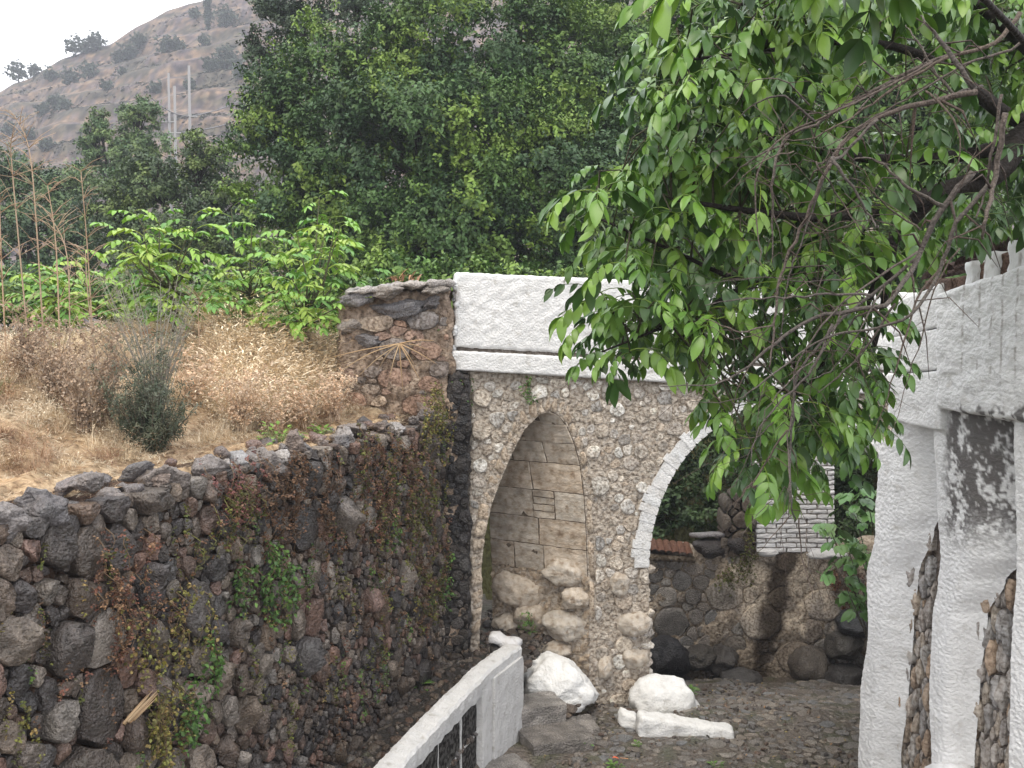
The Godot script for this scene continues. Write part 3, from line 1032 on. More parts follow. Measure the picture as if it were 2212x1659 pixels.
func back_wall() -> void:
	var w := thing("ruined_wall", "damp brown rubble wall with a dark drip stain, seen through the arch", "stone wall", Vector3(3.5, -0.9, -15.6))
	rng.seed = 505
	var b := MB.new()
	rbox(b, slab8(WK, uvs(WK, [1330, 1200, 1960, 1168, 2010, 1560, 1300, 1560]), -0.6, 0.0), [50, 30, 3], 0.06, 0.07, 2.2, Color(0.46, 0.4, 0.34), 0.4)
	stain_back(b)
	part("mortar_core", b.mesh(), M.mortar, w)
	var cs := cells(uvs(WK, [1340, 1212, 1560, 1206, 1640, 1192, 1950, 1190, 1990, 1540, 1320, 1540]), [[0.24, 14], [0.15, 180], [0.1, 700], [0.06, 1800]], 61, Vector2(0.9, 1.0))
	var rest := MB.new()
	for k in cs.size():
		var c: Dictionary = cs[k]
		var one := MB.new() if k < 160 else rest
		var p := on(WK, c.c)
		var sx: float = 1106.0 + p.x / -p.z * F
		var col := vary(pick([Color(0.4, 0.365, 0.34), Color(0.48, 0.435, 0.395), Color(0.32, 0.3, 0.285)]), 0.2)
		stone(one, WK, c, R(0.004, 0.02), c.r * R(0.12, 0.42), col, 12, R(0.4, 1.2), -0.08, 0.4)
		stain_back(one)
		if k < 160:
			part("stone", one.mesh(), M.dry_stone if sx > 1560 else M.wet_stone, w)
	part("small_stones", rest.mesh(), M.dry_stone, w, true)
	# whitewashed brick pier on top
	var q := thing("brick_pier", "whitewashed brick pier standing on the damp rubble wall behind the arch", "brick pier", on(WK, uv(WK, 1715, 1190)))
	b = MB.new()
	rbox(b, slab8(WK, uvs(WK, [1636, 985, 1800, 985, 1800, 1196, 1634, 1196]), -0.5, 0.015), [2, 2, 2], 0.02, 0.01, 4.0, Color(0.5, 0.49, 0.48))
	part("core", b.mesh(), M.mortar, q)
	var y := 985.0
	var row := 0
	while y < 1186:
		var x := 1632.0 - (row % 2) * 22.0
		while x < 1800:
			var x0 := maxf(x + 1.2, 1631.0)
			var x1 := minf(x + 43.0, 1802.0)
			if x1 - x0 > 8.0:
				var m := MB.new()
				rbox(m, slab8(WK, uvs(WK, [x0, y + R(0, 1), x1, y + R(0, 1), x1, y + 9.2, x0, y + 9.2]), -0.05, R(0.03, 0.05)), [3, 2, 1], 0.012, 0.008, 12.0, vary(Color(0.82, 0.82, 0.83), 0.06))
				part("brick", m.mesh(false), M.whitewash, q)
			x += 44.0
		y += 10.4
		row += 1
	for e in [[1655, 1192, 26, 9], [1775, 1198, 34, 12], [1812, 1196, 18, 10]]:
		var p := on(WK, uv(WK, e[0], e[1]), 0.05)
		var s := -p.z / F
		var m := MB.new()
		rock(m, Transform3D(Basis.from_scale(Vector3(e[2] * s, e[3] * s, 0.12)), p), e[0], 7, 5, 0.12, Color(0.62, 0.62, 0.62), 0.1)
		part("white_stone", m.mesh(), M.whitewash, q)
	# upper rubble left and right of the pier
	var up := thing("upper_rubble", "broken rubble masonry above the damp wall, left of the brick pier", "stone wall", on(WK, uv(WK, 1580, 1190)))
	cs = cells(uvs(WK, [1560, 1080, 1634, 1040, 1634, 1196, 1552, 1206]), [[0.13, 40], [0.09, 200], [0.06, 500]], 66)
	for c in cs:
		var m := MB.new()
		stone(m, WK, c, 0.012, c.r * 0.8, vary(Color(0.15, 0.13, 0.115), 0.2), 12, 0.6, -0.5)
		part("stone", m.mesh(), M.dry_stone, up)
	# clay tile coping left, with a pale slab lying on the wall
	var tl := thing("tile_coping", "short row of red clay roof tiles at the left end of the damp wall", "roof tiles", on(WK, uv(WK, 1450, 1195)))
	for k in 7:
		var m := MB.new()
		var c0 := on(WK, uv(WK, 1398 + k * 15, 1186 + k * 1.6), 0.0)
		for i in 7:
			for j in 4:
				var an := PI * i / 6.0
				m.add(c0 + WK.u * (0.055 * -cos(an)) + Vector3(0, 0.045 * sin(an) + 0.05 * j / 3.0, 0) + WK.n * lerpf(0.16, -0.4, j / 3.0), vary(Color(0.17, 0.09, 0.065), 0.2))
		for i in 6:
			for j in 3:
				var o := i * 4 + j
				m.quad(o, o + 4, o + 5, o + 1)
		part("tile", m.mesh(), M.clay, tl)
	b = MB.new()
	rbox(b, slab8(WK, uvs(WK, [1390, 1192, 1500, 1200, 1500, 1214, 1390, 1206]), -0.4, 0.13), [6, 2, 3], 0.01, 0.02, 5.0, Color(0.2, 0.17, 0.14), 0.3)
	part("bedding", b.mesh(), M.mortar, tl)
	b = MB.new()
	var sp := on(WK, uv(WK, 1528, 1158), -0.1)
	rbox(b, box_at(sp, Vector3(0.19, 0.01, 0), Vector3(0, 0.035, 0.0), Vector3(0.05, 0.02, 0.16)), [5, 2, 4], 0.02, 0.02, 5.0, Color(0.42, 0.4, 0.42))
	single("stone_slab", b.mesh(), M.wet_stone, "pale flat slab lying on dark rocks above the damp wall", "stone slab")
	for e in [[1530, 1185, 46, 22, "dark rock under the pale slab above the damp wall"], [1590, 1180, 34, 28, "rounded dark rock between the pale slab and the brick pier"]]:
		var p := on(WK, uv(WK, e[0], e[1]), -0.06)
		var s := -p.z / F
		b = MB.new()
		rock(b, Transform3D(Basis.from_scale(Vector3(e[2] * s, e[3] * s, 0.2)), p), int(e[0]), 8, 7, 0.12, Color(0.07, 0.06, 0.06), 0.2)
		single("rock", b.mesh(), M.wet_stone, e[4], "rock", "rocks on the damp wall")
	# boulders along its foot
	for e in [[1440, 1425, 48, 46, 0.35, Color(0.06, 0.06, 0.068), "angular black boulder against the damp wall beside the pier"], [1593, 1473, 50, 25, 0.45, Color(0.13, 0.125, 0.125), "low grey boulder on the lane at the foot of the damp wall"], [1502, 1418, 42, 24, 0.15, Color(0.12, 0.11, 0.1), "grey brown boulder built low into the damp wall, right of the black one"], [1838, 1474, 60, 36, 0.4, Color(0.09, 0.085, 0.085), "large dark boulder on the lane beside the white pier"], [1852, 1348, 42, 27, 0.25, Color(0.075, 0.08, 0.09), "smooth dark blue boulder jutting from the damp wall near the white pier"], [1755, 1440, 46, 52, 0.12, Color(0.2, 0.175, 0.155), "upright pale boulder right of the dark drip stain"], [1560, 1425, 34, 30, 0.1, Color(0.14, 0.13, 0.125), "rounded grey stone left of the drip stain, above the low boulder"], [1825, 1395, 44, 30, 0.2, Color(0.15, 0.14, 0.13), "grey boulder in the damp wall above the large dark one"]]:
		var p := on(WK, uv(WK, e[0], e[1], e[4]), e[4])
		var s := -p.z / F
		b = MB.new()
		rock(b, Transform3D(Basis.from_euler(Vector3(0, R(-0.3, 0.3), R(-0.15, 0.15))) * Basis.from_scale(Vector3(e[2] * s * 1.08, e[3] * s * 1.1, 0.32)), p), int(e[0]) + 5, 10, 9, 0.12, e[5], 0.3, Vector2(0.6, 0.92))
		single("boulder", b.mesh(), M.wet_stone, e[6], "boulder", "boulders at the damp wall")

func whitewashed_stones() -> void:
	rng.seed = 606
	var white := Color(0.83, 0.83, 0.825)
	var b := MB.new()
	var p := on(WB, uv(WB, 1194, 1462), 0.28)
	var s := -p.z / F
	rock(b, Transform3D(Basis.from_euler(Vector3(0.1, -0.2, -0.28)) * Basis.from_scale(Vector3(90 * s, 64 * s, 0.34)), p), 31, 20, 11, 0.1, white, 0.04, Vector2(0.66, 0.95))
	single("white_boulder", b.mesh(), M.roughcast, "jagged whitewashed boulder above the steps, below the pointed arch", "boulder", "whitewashed boulders")
	b = MB.new()
	p = on(WB, uv(WB, 1425, 1505), 0.22)
	s = -p.z / F
	rock(b, Transform3D(Basis.from_euler(Vector3(0, 0.2, -0.32)) * Basis.from_scale(Vector3(84 * s, 64 * s, 0.32)), p), 47, 18, 3, 0.08, white, 0.03, Vector2(0.78, 0.95))
	single("white_boulder", b.mesh(), M.roughcast, "smooth domed whitewashed boulder at the foot of the pier", "boulder", "whitewashed boulders")
	for e in [[1355, 1553, 19, 17, 0.1, "small whitewashed kerb stone next to the long one"], [1478, 1578, 104, 27, 0.12, "long whitewashed kerb stone along the edge of the lane"]]:
		p = at_height(e[0], e[1], 0.17)
		s = -p.z / F
		b = MB.new()
		var sl := -0.2
		rbox(b, box_at(p, Vector3(e[2] * s, sl * e[2] * s * 0.6, 0.06), Vector3(0.01, e[3] * s * 0.95, 0), Vector3(0, 0, e[4])), [int(e[2] / 4.0) + 4, 10, 8], 0.05, 0.016, 6.0, white, 0.04)
		single("kerb_stone", b.mesh(), M.roughcast, e[5], "kerb stone", "whitewashed kerb stones")

func along(pts: Array, t: float) -> Array:
	var f := t * (pts.size() - 1.001)
	var i := int(f)
	var d: Vector3 = (pts[i + 1] - pts[i]).normalized()
	var sd := Vector3(-d.z, 0, d.x)
	if sd.x < 0.0:
		sd = -sd
	return [pts[i].lerp(pts[i + 1], f - i), d, sd.normalized()]
func channel_wall() -> void:
	var w := thing("channel_wall", "low curving whitewashed wall with dark recessed panels beside the water channel", "low wall", Vector3(-0.4, 0.5, -9.5))
	rng.seed = 707
	var white := Color(0.62, 0.615, 0.61)
	var px := [[1108, 1392, 10.85], [1075, 1414, 10.5], [1035, 1446, 10.05], [995, 1486, 9.58], [955, 1526, 9.15], [915, 1568, 8.75], [872, 1614, 8.33], [830, 1660, 7.92], [788, 1710, 7.5], [740, 1770, 7.05]]
	var pts := []
	for e in px:
		pts.append(P(e[0], e[1], e[2]))
	# cap: one swept bar with uneven sides
	var b := MB.new()
	var n := 90
	var prev := -1
	for k in n + 1:
		var f := float(k) / n * (pts.size() - 1.001)
		var i := int(f)
		var p: Vector3 = pts[i].lerp(pts[i + 1], f - i)
		var d: Vector3 = (pts[mini(i + 1, pts.size() - 1)] - pts[i]).normalized()
		var sd := d.cross(Vector3.UP).normalized()   # to the left of the way towards us = towards the lane
		if sd.x < 0.0:
			sd = -sd
		var half := lerpf(0.1, 0.115, float(k) / n)
		var sect := [Vector2(-half, -0.5), Vector2(-half, -0.03), Vector2(-half + 0.025, 0.0), Vector2(-half * 0.3, 0.008), Vector2(half * 0.4, 0.0), Vector2(half - 0.02, -0.005), Vector2(half, -0.03), Vector2(half, -0.11), Vector2(half - 0.05, -0.12), Vector2(0.0, -0.13)]
		var base := b.v.size()
		for q in sect:
			var o: Vector3 = p + sd * q.x + Vector3.UP * q.y
			o += (sd * nz.get_noise_3dv(o * 9.0) + Vector3.UP * nz.get_noise_3dv(o * 9.0 + Vector3(50, 0, 0))) * 0.007
			o += sd * nz.get_noise_3dv(o * 30.0) * 0.004
			b.add(o, vary(white, 0.03))
		if prev >= 0:
			for s in sect.size() - 1:
				b.quad(prev + s, prev + s + 1, base + s + 1, base + s)
		prev = base
	part("cap", b.mesh(false), M.roughcast, w)
	# face: posts, a foot rail and dark sunk panels
	var spans := [[0.0, 0.2, -0.1, -1.15, 0.13, false], [0.2, 0.26, -0.1, -1.15, 0.1, false], [0.26, 0.74, -0.18, -1.15, 0.04, true], [0.36, 0.372, -0.18, -1.1, 0.06, false], [0.5, 0.512, -0.18, -1.1, 0.06, false], [0.74, 0.8, -0.1, -1.1, 0.1, false], [0.8, 1.0, -0.18, -1.1, 0.04, true]]
	for e in spans:
		var a: Array = along(pts, e[0])
		var c: Array = along(pts, minf(e[1], 0.999))
		var m := MB.new()
		var lo: Vector3 = Vector3.UP * e[3]; var hi: Vector3 = Vector3.UP * e[2]
		var q: float = e[4]
		var c8 := [c[0] - c[2] * 0.05 + lo, a[0] - a[2] * 0.05 + lo, c[0] - c[2] * 0.05 + hi, a[0] - a[2] * 0.05 + hi, c[0] + c[2] * q + lo, a[0] + a[2] * q + lo, c[0] + c[2] * q + hi, a[0] + a[2] * q + hi]
		rbox(m, c8, [14, 12, 2], 0.02, 0.006, 9.0, Color(0.11, 0.105, 0.1) if e[5] else white, 0.15 if e[5] else 0.04)
		part("sunk_panel" if e[5] else "post", m.mesh(false), M.mouldy_plaster if e[5] else M.roughcast, w)
	for e in [[0.2, 0.48], [0.48, 0.74], [0.74, 0.99]]:
		var a: Array = along(pts, e[0])
		var c: Array = along(pts, e[1])
		var m := MB.new()
		for yy in [[-0.3, -0.1, 0.085], [-0.56, -0.53, 0.055]]:
			var lo: Vector3 = Vector3.UP * yy[0]; var hi: Vector3 = Vector3.UP * yy[1]
			if yy[0] == -0.3:
				lo = Vector3.UP * -0.2
			rbox(m, [c[0] + lo, a[0] + lo, c[0] + hi, a[0] + hi, c[0] + c[2] * yy[2] + lo, a[0] + a[2] * yy[2] + lo, c[0] + c[2] * yy[2] + hi, a[0] + a[2] * yy[2] + hi], [16, 2, 2], 0.015, 0.012, 9.0, white, 0.04)
		part("rail", m.mesh(false), M.roughcast, w)
	# short return at the far end
	b = MB.new()
	var e0 := P(1092, 1382, 10.95)
	rbox(b, box_at(e0 + Vector3(0, -0.02, 0), Vector3(0.16, -0.04, 0.03), Vector3(0, 0.05, 0), Vector3(-0.02, 0, 0.1)), [8, 3, 5], 0.03, 0.03, 8.0, white)
	part("end_cap", b.mesh(), M.whitewash, w)
	b = MB.new()
	rbox(b, box_at(e0 + Vector3(-0.02, -0.25, 0), Vector3(0.13, -0.02, 0.02), Vector3(0, 0.19, 0), Vector3(-0.02, 0, 0.085)), [6, 6, 4], 0.02, 0.015, 8.0, Color(0.06, 0.052, 0.05))
	part("end_block", b.mesh(), M.wet_earth, w)

func steps() -> void:
	var w := thing("stone_steps", "worn dark slab steps between the low white wall and the lane", "steps", Vector3(0.3, 0.1, -10.5))
	rng.seed = 808
	var list := [[1152, 1512, 0.46, 0.3, 0.22, 0.3], [1196, 1578, 0.27, 0.34, 0.3, 0.35], [1160, 1632, 0.13, 0.36, 0.22, 0.3], [1090, 1652, 0.2, 0.22, 0.2, 0.5], [1250, 1560, 0.2, 0.18, 0.2, 0.2]]
	for k in list.size():
		var e: Array = list[k]
		var p := at_height(e[0], e[1], e[2])
		var m := MB.new()
		var q := Basis(Vector3.UP, e[5])
		rbox(m, box_at(p - Vector3(0, 0.13, 0), q * Vector3(e[3], 0, 0), Vector3(0.0, 0.13, 0), q * Vector3(0, 0, e[4])), [16, 6, 14], 0.012, 0.013, 5.0, vary(Color(0.34, 0.305, 0.275), 0.15), 0.5)
		part("step", m.mesh(false), M.wet_stone, w)
	# rubble wedged along the edges
	for k in 46:
		var x := R(1060, 1262); var y := R(1500, 1680)
		var h := lerpf(0.45, 0.08, clampf((y - 1500) / 140.0, 0, 1)) - 0.04
		var p := at_height(x, y, h)
		var s := R(0.03, 0.1)
		var m := MB.new()
		rock(m, Transform3D(Basis.from_euler(Vector3(R(-0.5, 0.5), R(0, 6), 0)) * Basis.from_scale(Vector3(s * 1.3, s * 0.55, s)), p), 5000 + k, 5, 7, 0.12, tone(WALL_TONES), 0.2)
		part("loose_stone", m.mesh(), M.wet_stone, w)

func lane() -> void:
	# cobbles of the lane, set in a flat frame and laid on the ground's slope
	rng.seed = 909
	var w := Node3D.new()
	w.name = "cobbled_lane"
	add_child(w)
	w.set_meta("kind", "structure")
	var flat := {"o": Vector3.ZERO, "u": Vector3.RIGHT, "v": Vector3(0, 0, -1), "n": Vector3.UP}
	var reg := PackedVector2Array()
	for q in [[1215, 1690, 0.15], [1262, 1560, 0.15], [1300, 1500, 0.12], [1410, 1470, 0.1], [1420, 1478, -0.75], [1880, 1490, -0.85], [2000, 1690, 0.15]]:
		var p := at_height(q[0], q[1], q[2])
		reg.append(Vector2(p.x, -p.z))
	var cs := cells(reg, [[0.1, 60], [0.07, 500], [0.048, 3000], [0.032, 6000]], 71, Vector2(0.85, 1.0))
	for c in cs:
		c.key = c.r * (3.0 if c.c.y < 11.2 else 1.0)
	cs.sort_custom(func(a, c): return a.key > c.key)
	var rest := MB.new()
	for k in cs.size():
		var c: Dictionary = cs[k]
		var one := MB.new() if k < 300 else rest
		flat.o = Vector3(0, lane_height(c.c.x, -c.c.y) - 0.005, 0)
		stone(one, flat, c, R(0.008, 0.022), R(0.006, 0.022), vary(pick([Color(0.3, 0.27, 0.245), Color(0.35, 0.315, 0.28), Color(0.31, 0.3, 0.295), Color(0.4, 0.35, 0.3), Color(0.26, 0.235, 0.215)]), 0.2), 11, R(0.2, 0.6), -0.04, 0.3)
		if k < 300:
			var o := MeshInstance3D.new()
			o.name = "cobble"
			o.mesh = one.mesh()
			o.material_override = M.wet_stone
			w.add_child(o, true)
	part("small_cobbles", rest.mesh(), M.wet_stone, w, true)
	# pebbles and gravel in the channel
	var xf := []; var cols := []
	for k in 2600:
		var t := R(0.1, 1.25)
		var p: Vector3 = wall_line(t) + WL.n * R(-0.02, 0.95)
		p.y = 0.52 + 0.08 * clampf(-p.z - 9.0, -1.0, 4.0) + R(-0.01, 0.02)
		var s: float = 0.012 + 0.05 * pow(rng.randf(), 3.0)
		xf.append(Transform3D(Basis.from_euler(Vector3(R(0, 6), R(0, 6), 0)) * Basis.from_scale(Vector3(s * 1.3, s * 0.8, s)), p))
		cols.append(tone(WALL_TONES))
	for k in 900:
		var p := Vector3(R(0.2, 3.4), 0, R(-14.2, -9.0))
		p.y = lane_height(p.x, p.z) + 0.01
		var s: float = 0.01 + 0.03 * pow(rng.randf(), 3.0)
		xf.append(Transform3D(Basis.from_euler(Vector3(R(0, 6), R(0, 6), 0)) * Basis.from_scale(Vector3(s * 1.3, s * 0.8, s)), p))
		cols.append(tone(WALL_TONES))
	var pb := MB.new()
	rock(pb, Transform3D(), 9, 3, 6, 0.15)
	var g := many("gravel", pb.mesh(), M.wet_stone, xf, cols, null, true)
	tag(g, "wet dark gravel in the channel and scattered on the lane", "gravel")
	# trickle of water in the channel
	var wb := MB.new()
	for k in 41:
		var t := lerpf(0.15, 1.2, k / 40.0)
		for s in [0.12, 0.35, 0.62, 0.85]:
			var p: Vector3 = wall_line(t) + WL.n * (s + 0.08 * nz.get_noise_1d(t * 60.0))
			p.y = 0.535 + 0.08 * clampf(-p.z - 9.0, -1.0, 4.0)
			wb.add(p, Color(0.05, 0.045, 0.04))
	for k in 40:
		for s in 3:
			var o := k * 4 + s
			wb.quad(o, o + 4, o + 5, o + 1)
	# fallen leaves and crumbs on the lane
	var fl := sprig(92, 2, 0.03, 0.03, 0.6)
	rng.seed = 910
	xf = []; cols = []
	for k in 700:
		var p := Vector3(R(0.3, 3.6), 0, R(-15.4, -9.2))
		p.y = lane_height(p.x, p.z) + 0.025
		xf.append(Transform3D(Basis.from_euler(Vector3(R(-0.3, 0.3), R(0, 6), R(-0.3, 0.3))) * Basis.from_scale(Vector3(1, 0.4, 1) * R(0.5, 1.2)), p))
		cols.append(vary(pick([Color(0.26, 0.17, 0.1), Color(0.18, 0.12, 0.08), Color(0.34, 0.27, 0.12)]), 0.25))
	tag(many("fallen_leaves", fl, M.leaf_weed, xf, cols, null, true), "brown fallen leaves and crumbs strewn over the lane", "leaf litter")
	var wm := mat("channel_water", 0.05, null, noise_tex(91, 0.02, [], true, 3.0), 2.0, 0.4)
	structure("channel_water", wb.mesh(), wm)

# ---------- leaves
func leaflet(b: MB, o: Vector3, dir: Vector3, up: Vector3, length: float, width: float, fold: float, curl: float, col: Color, rows := 5) -> void:
	dir = dir.normalized()
	var side := dir.cross(up).normalized()
	var p := o
	var base := b.v.size()
	for k in rows + 1:
		var f := float(k) / rows
		var wd := width * 0.5 * pow(sin(PI * pow(f, 0.8)), 0.75) if k > 0 and k < rows else 0.0
		var n := side.cross(dir).normalized()
		b.add(p - side * wd + n * wd * fold, col * 0.96)
		b.add(p, col * 1.04)
		b.add(p + side * wd + n * wd * fold, col)
		p += dir * length / rows
		dir = dir.rotated(side, -curl / rows).normalized()
	for k in rows:
		var a := base + k * 3
		b.quad(a, a + 3, a + 4, a + 1)
		b.quad(a + 1, a + 4, a + 5, a + 2)
func compound(sd: int, pairs: int, length: float, size: float, droop: float, col: Color, hang: float) -> ArrayMesh:
	rng.seed = sd
	var b := MB.new()
	var p := Vector3.ZERO
	var d := Vector3(0, 0.35, 1).normalized()
	var path := [p]
	var steps_ := pairs + 1
	var spots := []
	for k in steps_:
		d = (d + Vector3(R(-0.12, 0.12), -droop * (0.4 + 0.5 * k / steps_), 0)).normalized()
		p += d * length / steps_
		path.append(p)
		if k > 0:
			spots.append([p, d, k])
	tube(b, path, [0.0035, 0.003, 0.0025, 0.002, 0.0015], col * Color(1.2, 1.0, 0.7), 4)
	for e in spots:
		var last: bool = e[2] == steps_ - 1
		var sz := size * (0.7 + 0.35 * float(e[2]) / steps_) * R(0.85, 1.12)
		for s in [-1.0, 1.0]:
			if rng.randf() < 0.06:
				continue
			var out: Vector3 = (Vector3(s, 0, 0) * R(0.7, 1.0) + e[1] * R(0.35, 0.8) + Vector3(0, -hang * R(0.5, 1.1), 0)).normalized()
			var up := (Vector3(0, 1, 0.2) + Vector3(s, 0, 0) * R(0.0, 0.6) + Vector3(R(-0.3, 0.3), 0, R(-0.3, 0.3))).normalized()
			leaflet(b, e[0], out, up, sz, sz * R(0.38, 0.46), R(0.1, 0.35), R(0.2, 0.9), vary(col, 0.12))
		if last:
			leaflet(b, e[0], (e[1] + Vector3(0, -hang * 0.5, 0)).normalized(), Vector3(R(-0.2, 0.2), 1, 0.3).normalized(), sz * 1.1, sz * 0.46, 0.2, 0.5, vary(col, 0.12))
	return b.mesh()
# a sprig of small leaves round a twig, for the crowns of far trees
func sprig(sd: int, n: int, leaf: float, spread: float, wide := 0.55) -> ArrayMesh:
	rng.seed = sd
	var b := MB.new()
	for k in n:
		var f := float(k) / n
		var o := Vector3(R(-0.3, 0.3), f * 0.9 - 0.3 + R(-0.1, 0.1), R(-0.3, 0.3)) * spread
		var d := Vector3(R(-1, 1), R(-0.9, 0.35), R(-1, 1)).normalized()
		var up := (Vector3.UP + Vector3(R(-0.5, 0.5), 0, R(-0.5, 0.5))).normalized()
		leaflet(b, o, d, up, leaf * R(0.75, 1.25), leaf * wide, R(0.1, 0.4), R(0.2, 0.8), vary(Color(1, 1, 1), 0.22), 3)
	return b.mesh()

func turned(dir: Vector3, roll: float) -> Basis:   # +Z along dir, +Y as upright as it can be
	var z := dir.normalized()
	var x := Vector3.UP.cross(z)
	x = x.normalized() if x.length() > 0.01 else Vector3.RIGHT
	return Basis(x, z.cross(x), z).rotated(z, roll)

# ---------- trees: trunk and limbs to the lobes of a crown, sprigs in clumps on the lobes
func tree(called: String, label: String, category: String, group: String, foot: Vector3, lobes: Array, sprigs: Array, count: int, size: float, tones: Array, sd: int, trunk := 0.2, bark := Color(0.05, 0.04, 0.035), clump := 0.34, material := "leaf_tree") -> Node3D:
	var w := thing(called, label, category, foot, group)
	rng.seed = sd
	var b := MB.new()
	var mid := Vector3.ZERO
	var vol := 0.0
	for l in lobes:
		mid += l[0]
		vol += l[1] * l[2]
	mid /= lobes.size()
	var fork := foot.lerp(mid, 0.45)
	fork.x = lerpf(foot.x, mid.x, 0.3)
	tube(b, [foot - Vector3(0, 0.4, 0), foot.lerp(fork, 0.5) + Vector3(R(-0.1, 0.1), 0, R(-0.1, 0.1)), fork], [trunk * 1.25, trunk, trunk * 0.8], bark, 8)
	var xf := []; var cols := []
	var kinds := []
	for l in lobes:
		var c: Vector3 = l[0]
		var bend: Vector3 = fork.lerp(c, 0.5) + Vector3(R(-0.4, 0.4), R(0.0, 0.5), R(-0.4, 0.4)) * l[1] * 0.4
		tube(b, [fork, bend, c, c + Vector3(R(-0.5, 0.5), 0.5, R(-0.5, 0.5)) * l[1]], [trunk * 0.6, trunk * 0.38, trunk * 0.2, trunk * 0.05], bark, 6)
		var nclump := int(26 * maxf(1.0, l[1] * l[2] / 2.0) ** 0.5)
		var per := int(count * (l[1] * l[2] / vol) / nclump)
		for k in nclump:
			var dir := Vector3(rng.randfn(), rng.randfn() * 0.9 + 0.15, rng.randfn()).normalized()
			var rr := R(0.55, 1.0) if k % 4 else R(0.15, 0.5)
			var ctr := c + dir * Vector3(l[1], l[2], l[1] * 0.8) * rr
			var cr: float = clump * (l[1] + l[2]) * 0.5 * R(0.7, 1.25)
			if k % 2 == 0:
				tube(b, [bend.lerp(c, 0.6), c.lerp(ctr, 0.5) + Vector3(0, 0.06, 0) * l[1], ctr], [trunk * 0.16, trunk * 0.09, trunk * 0.03], bark, 4)
			var t: Array = pick(tones)
			var base := Color(t[0], t[1], t[2])
			for s in per:
				var q := Vector3(rng.randfn(), rng.randfn() * 0.7, rng.randfn()) * 0.5
				var pos := ctr + q * cr
				var out := (pos - c).normalized()
				var bas := Basis.from_euler(Vector3(R(-0.5, 0.5), R(0, TAU), R(-0.5, 0.5)))
				bas = Basis(Quaternion(Vector3.UP, (Vector3.UP * 0.6 + out * 0.8).normalized())) * bas
				xf.append(Transform3D(bas * Basis.from_scale(Vector3.ONE * size * R(0.75, 1.3)), pos))
				var col := vary(base, 0.22)
				cols.append(col)
				kinds.append(rng.randi() % sprigs.size())
	part("trunk", b.mesh(), M.bark, w)
	for n in sprigs.size():
		var a := []; var ac := []
		for k in xf.size():
			if kinds[k] == n:
				a.append(xf[k]); ac.append(cols[k])
		many("crown", sprigs[n], M[material], a, ac, w, true)
	return w
func lobes_px(a: Array) -> Array:   # [x, y, rx, ry, depth] in the picture -> centre and radii
	var o := []
	for e in a:
		o.append([P(e[0], e[1], e[4]), e[2] * e[4] / F, e[3] * e[4] / F])
	return o

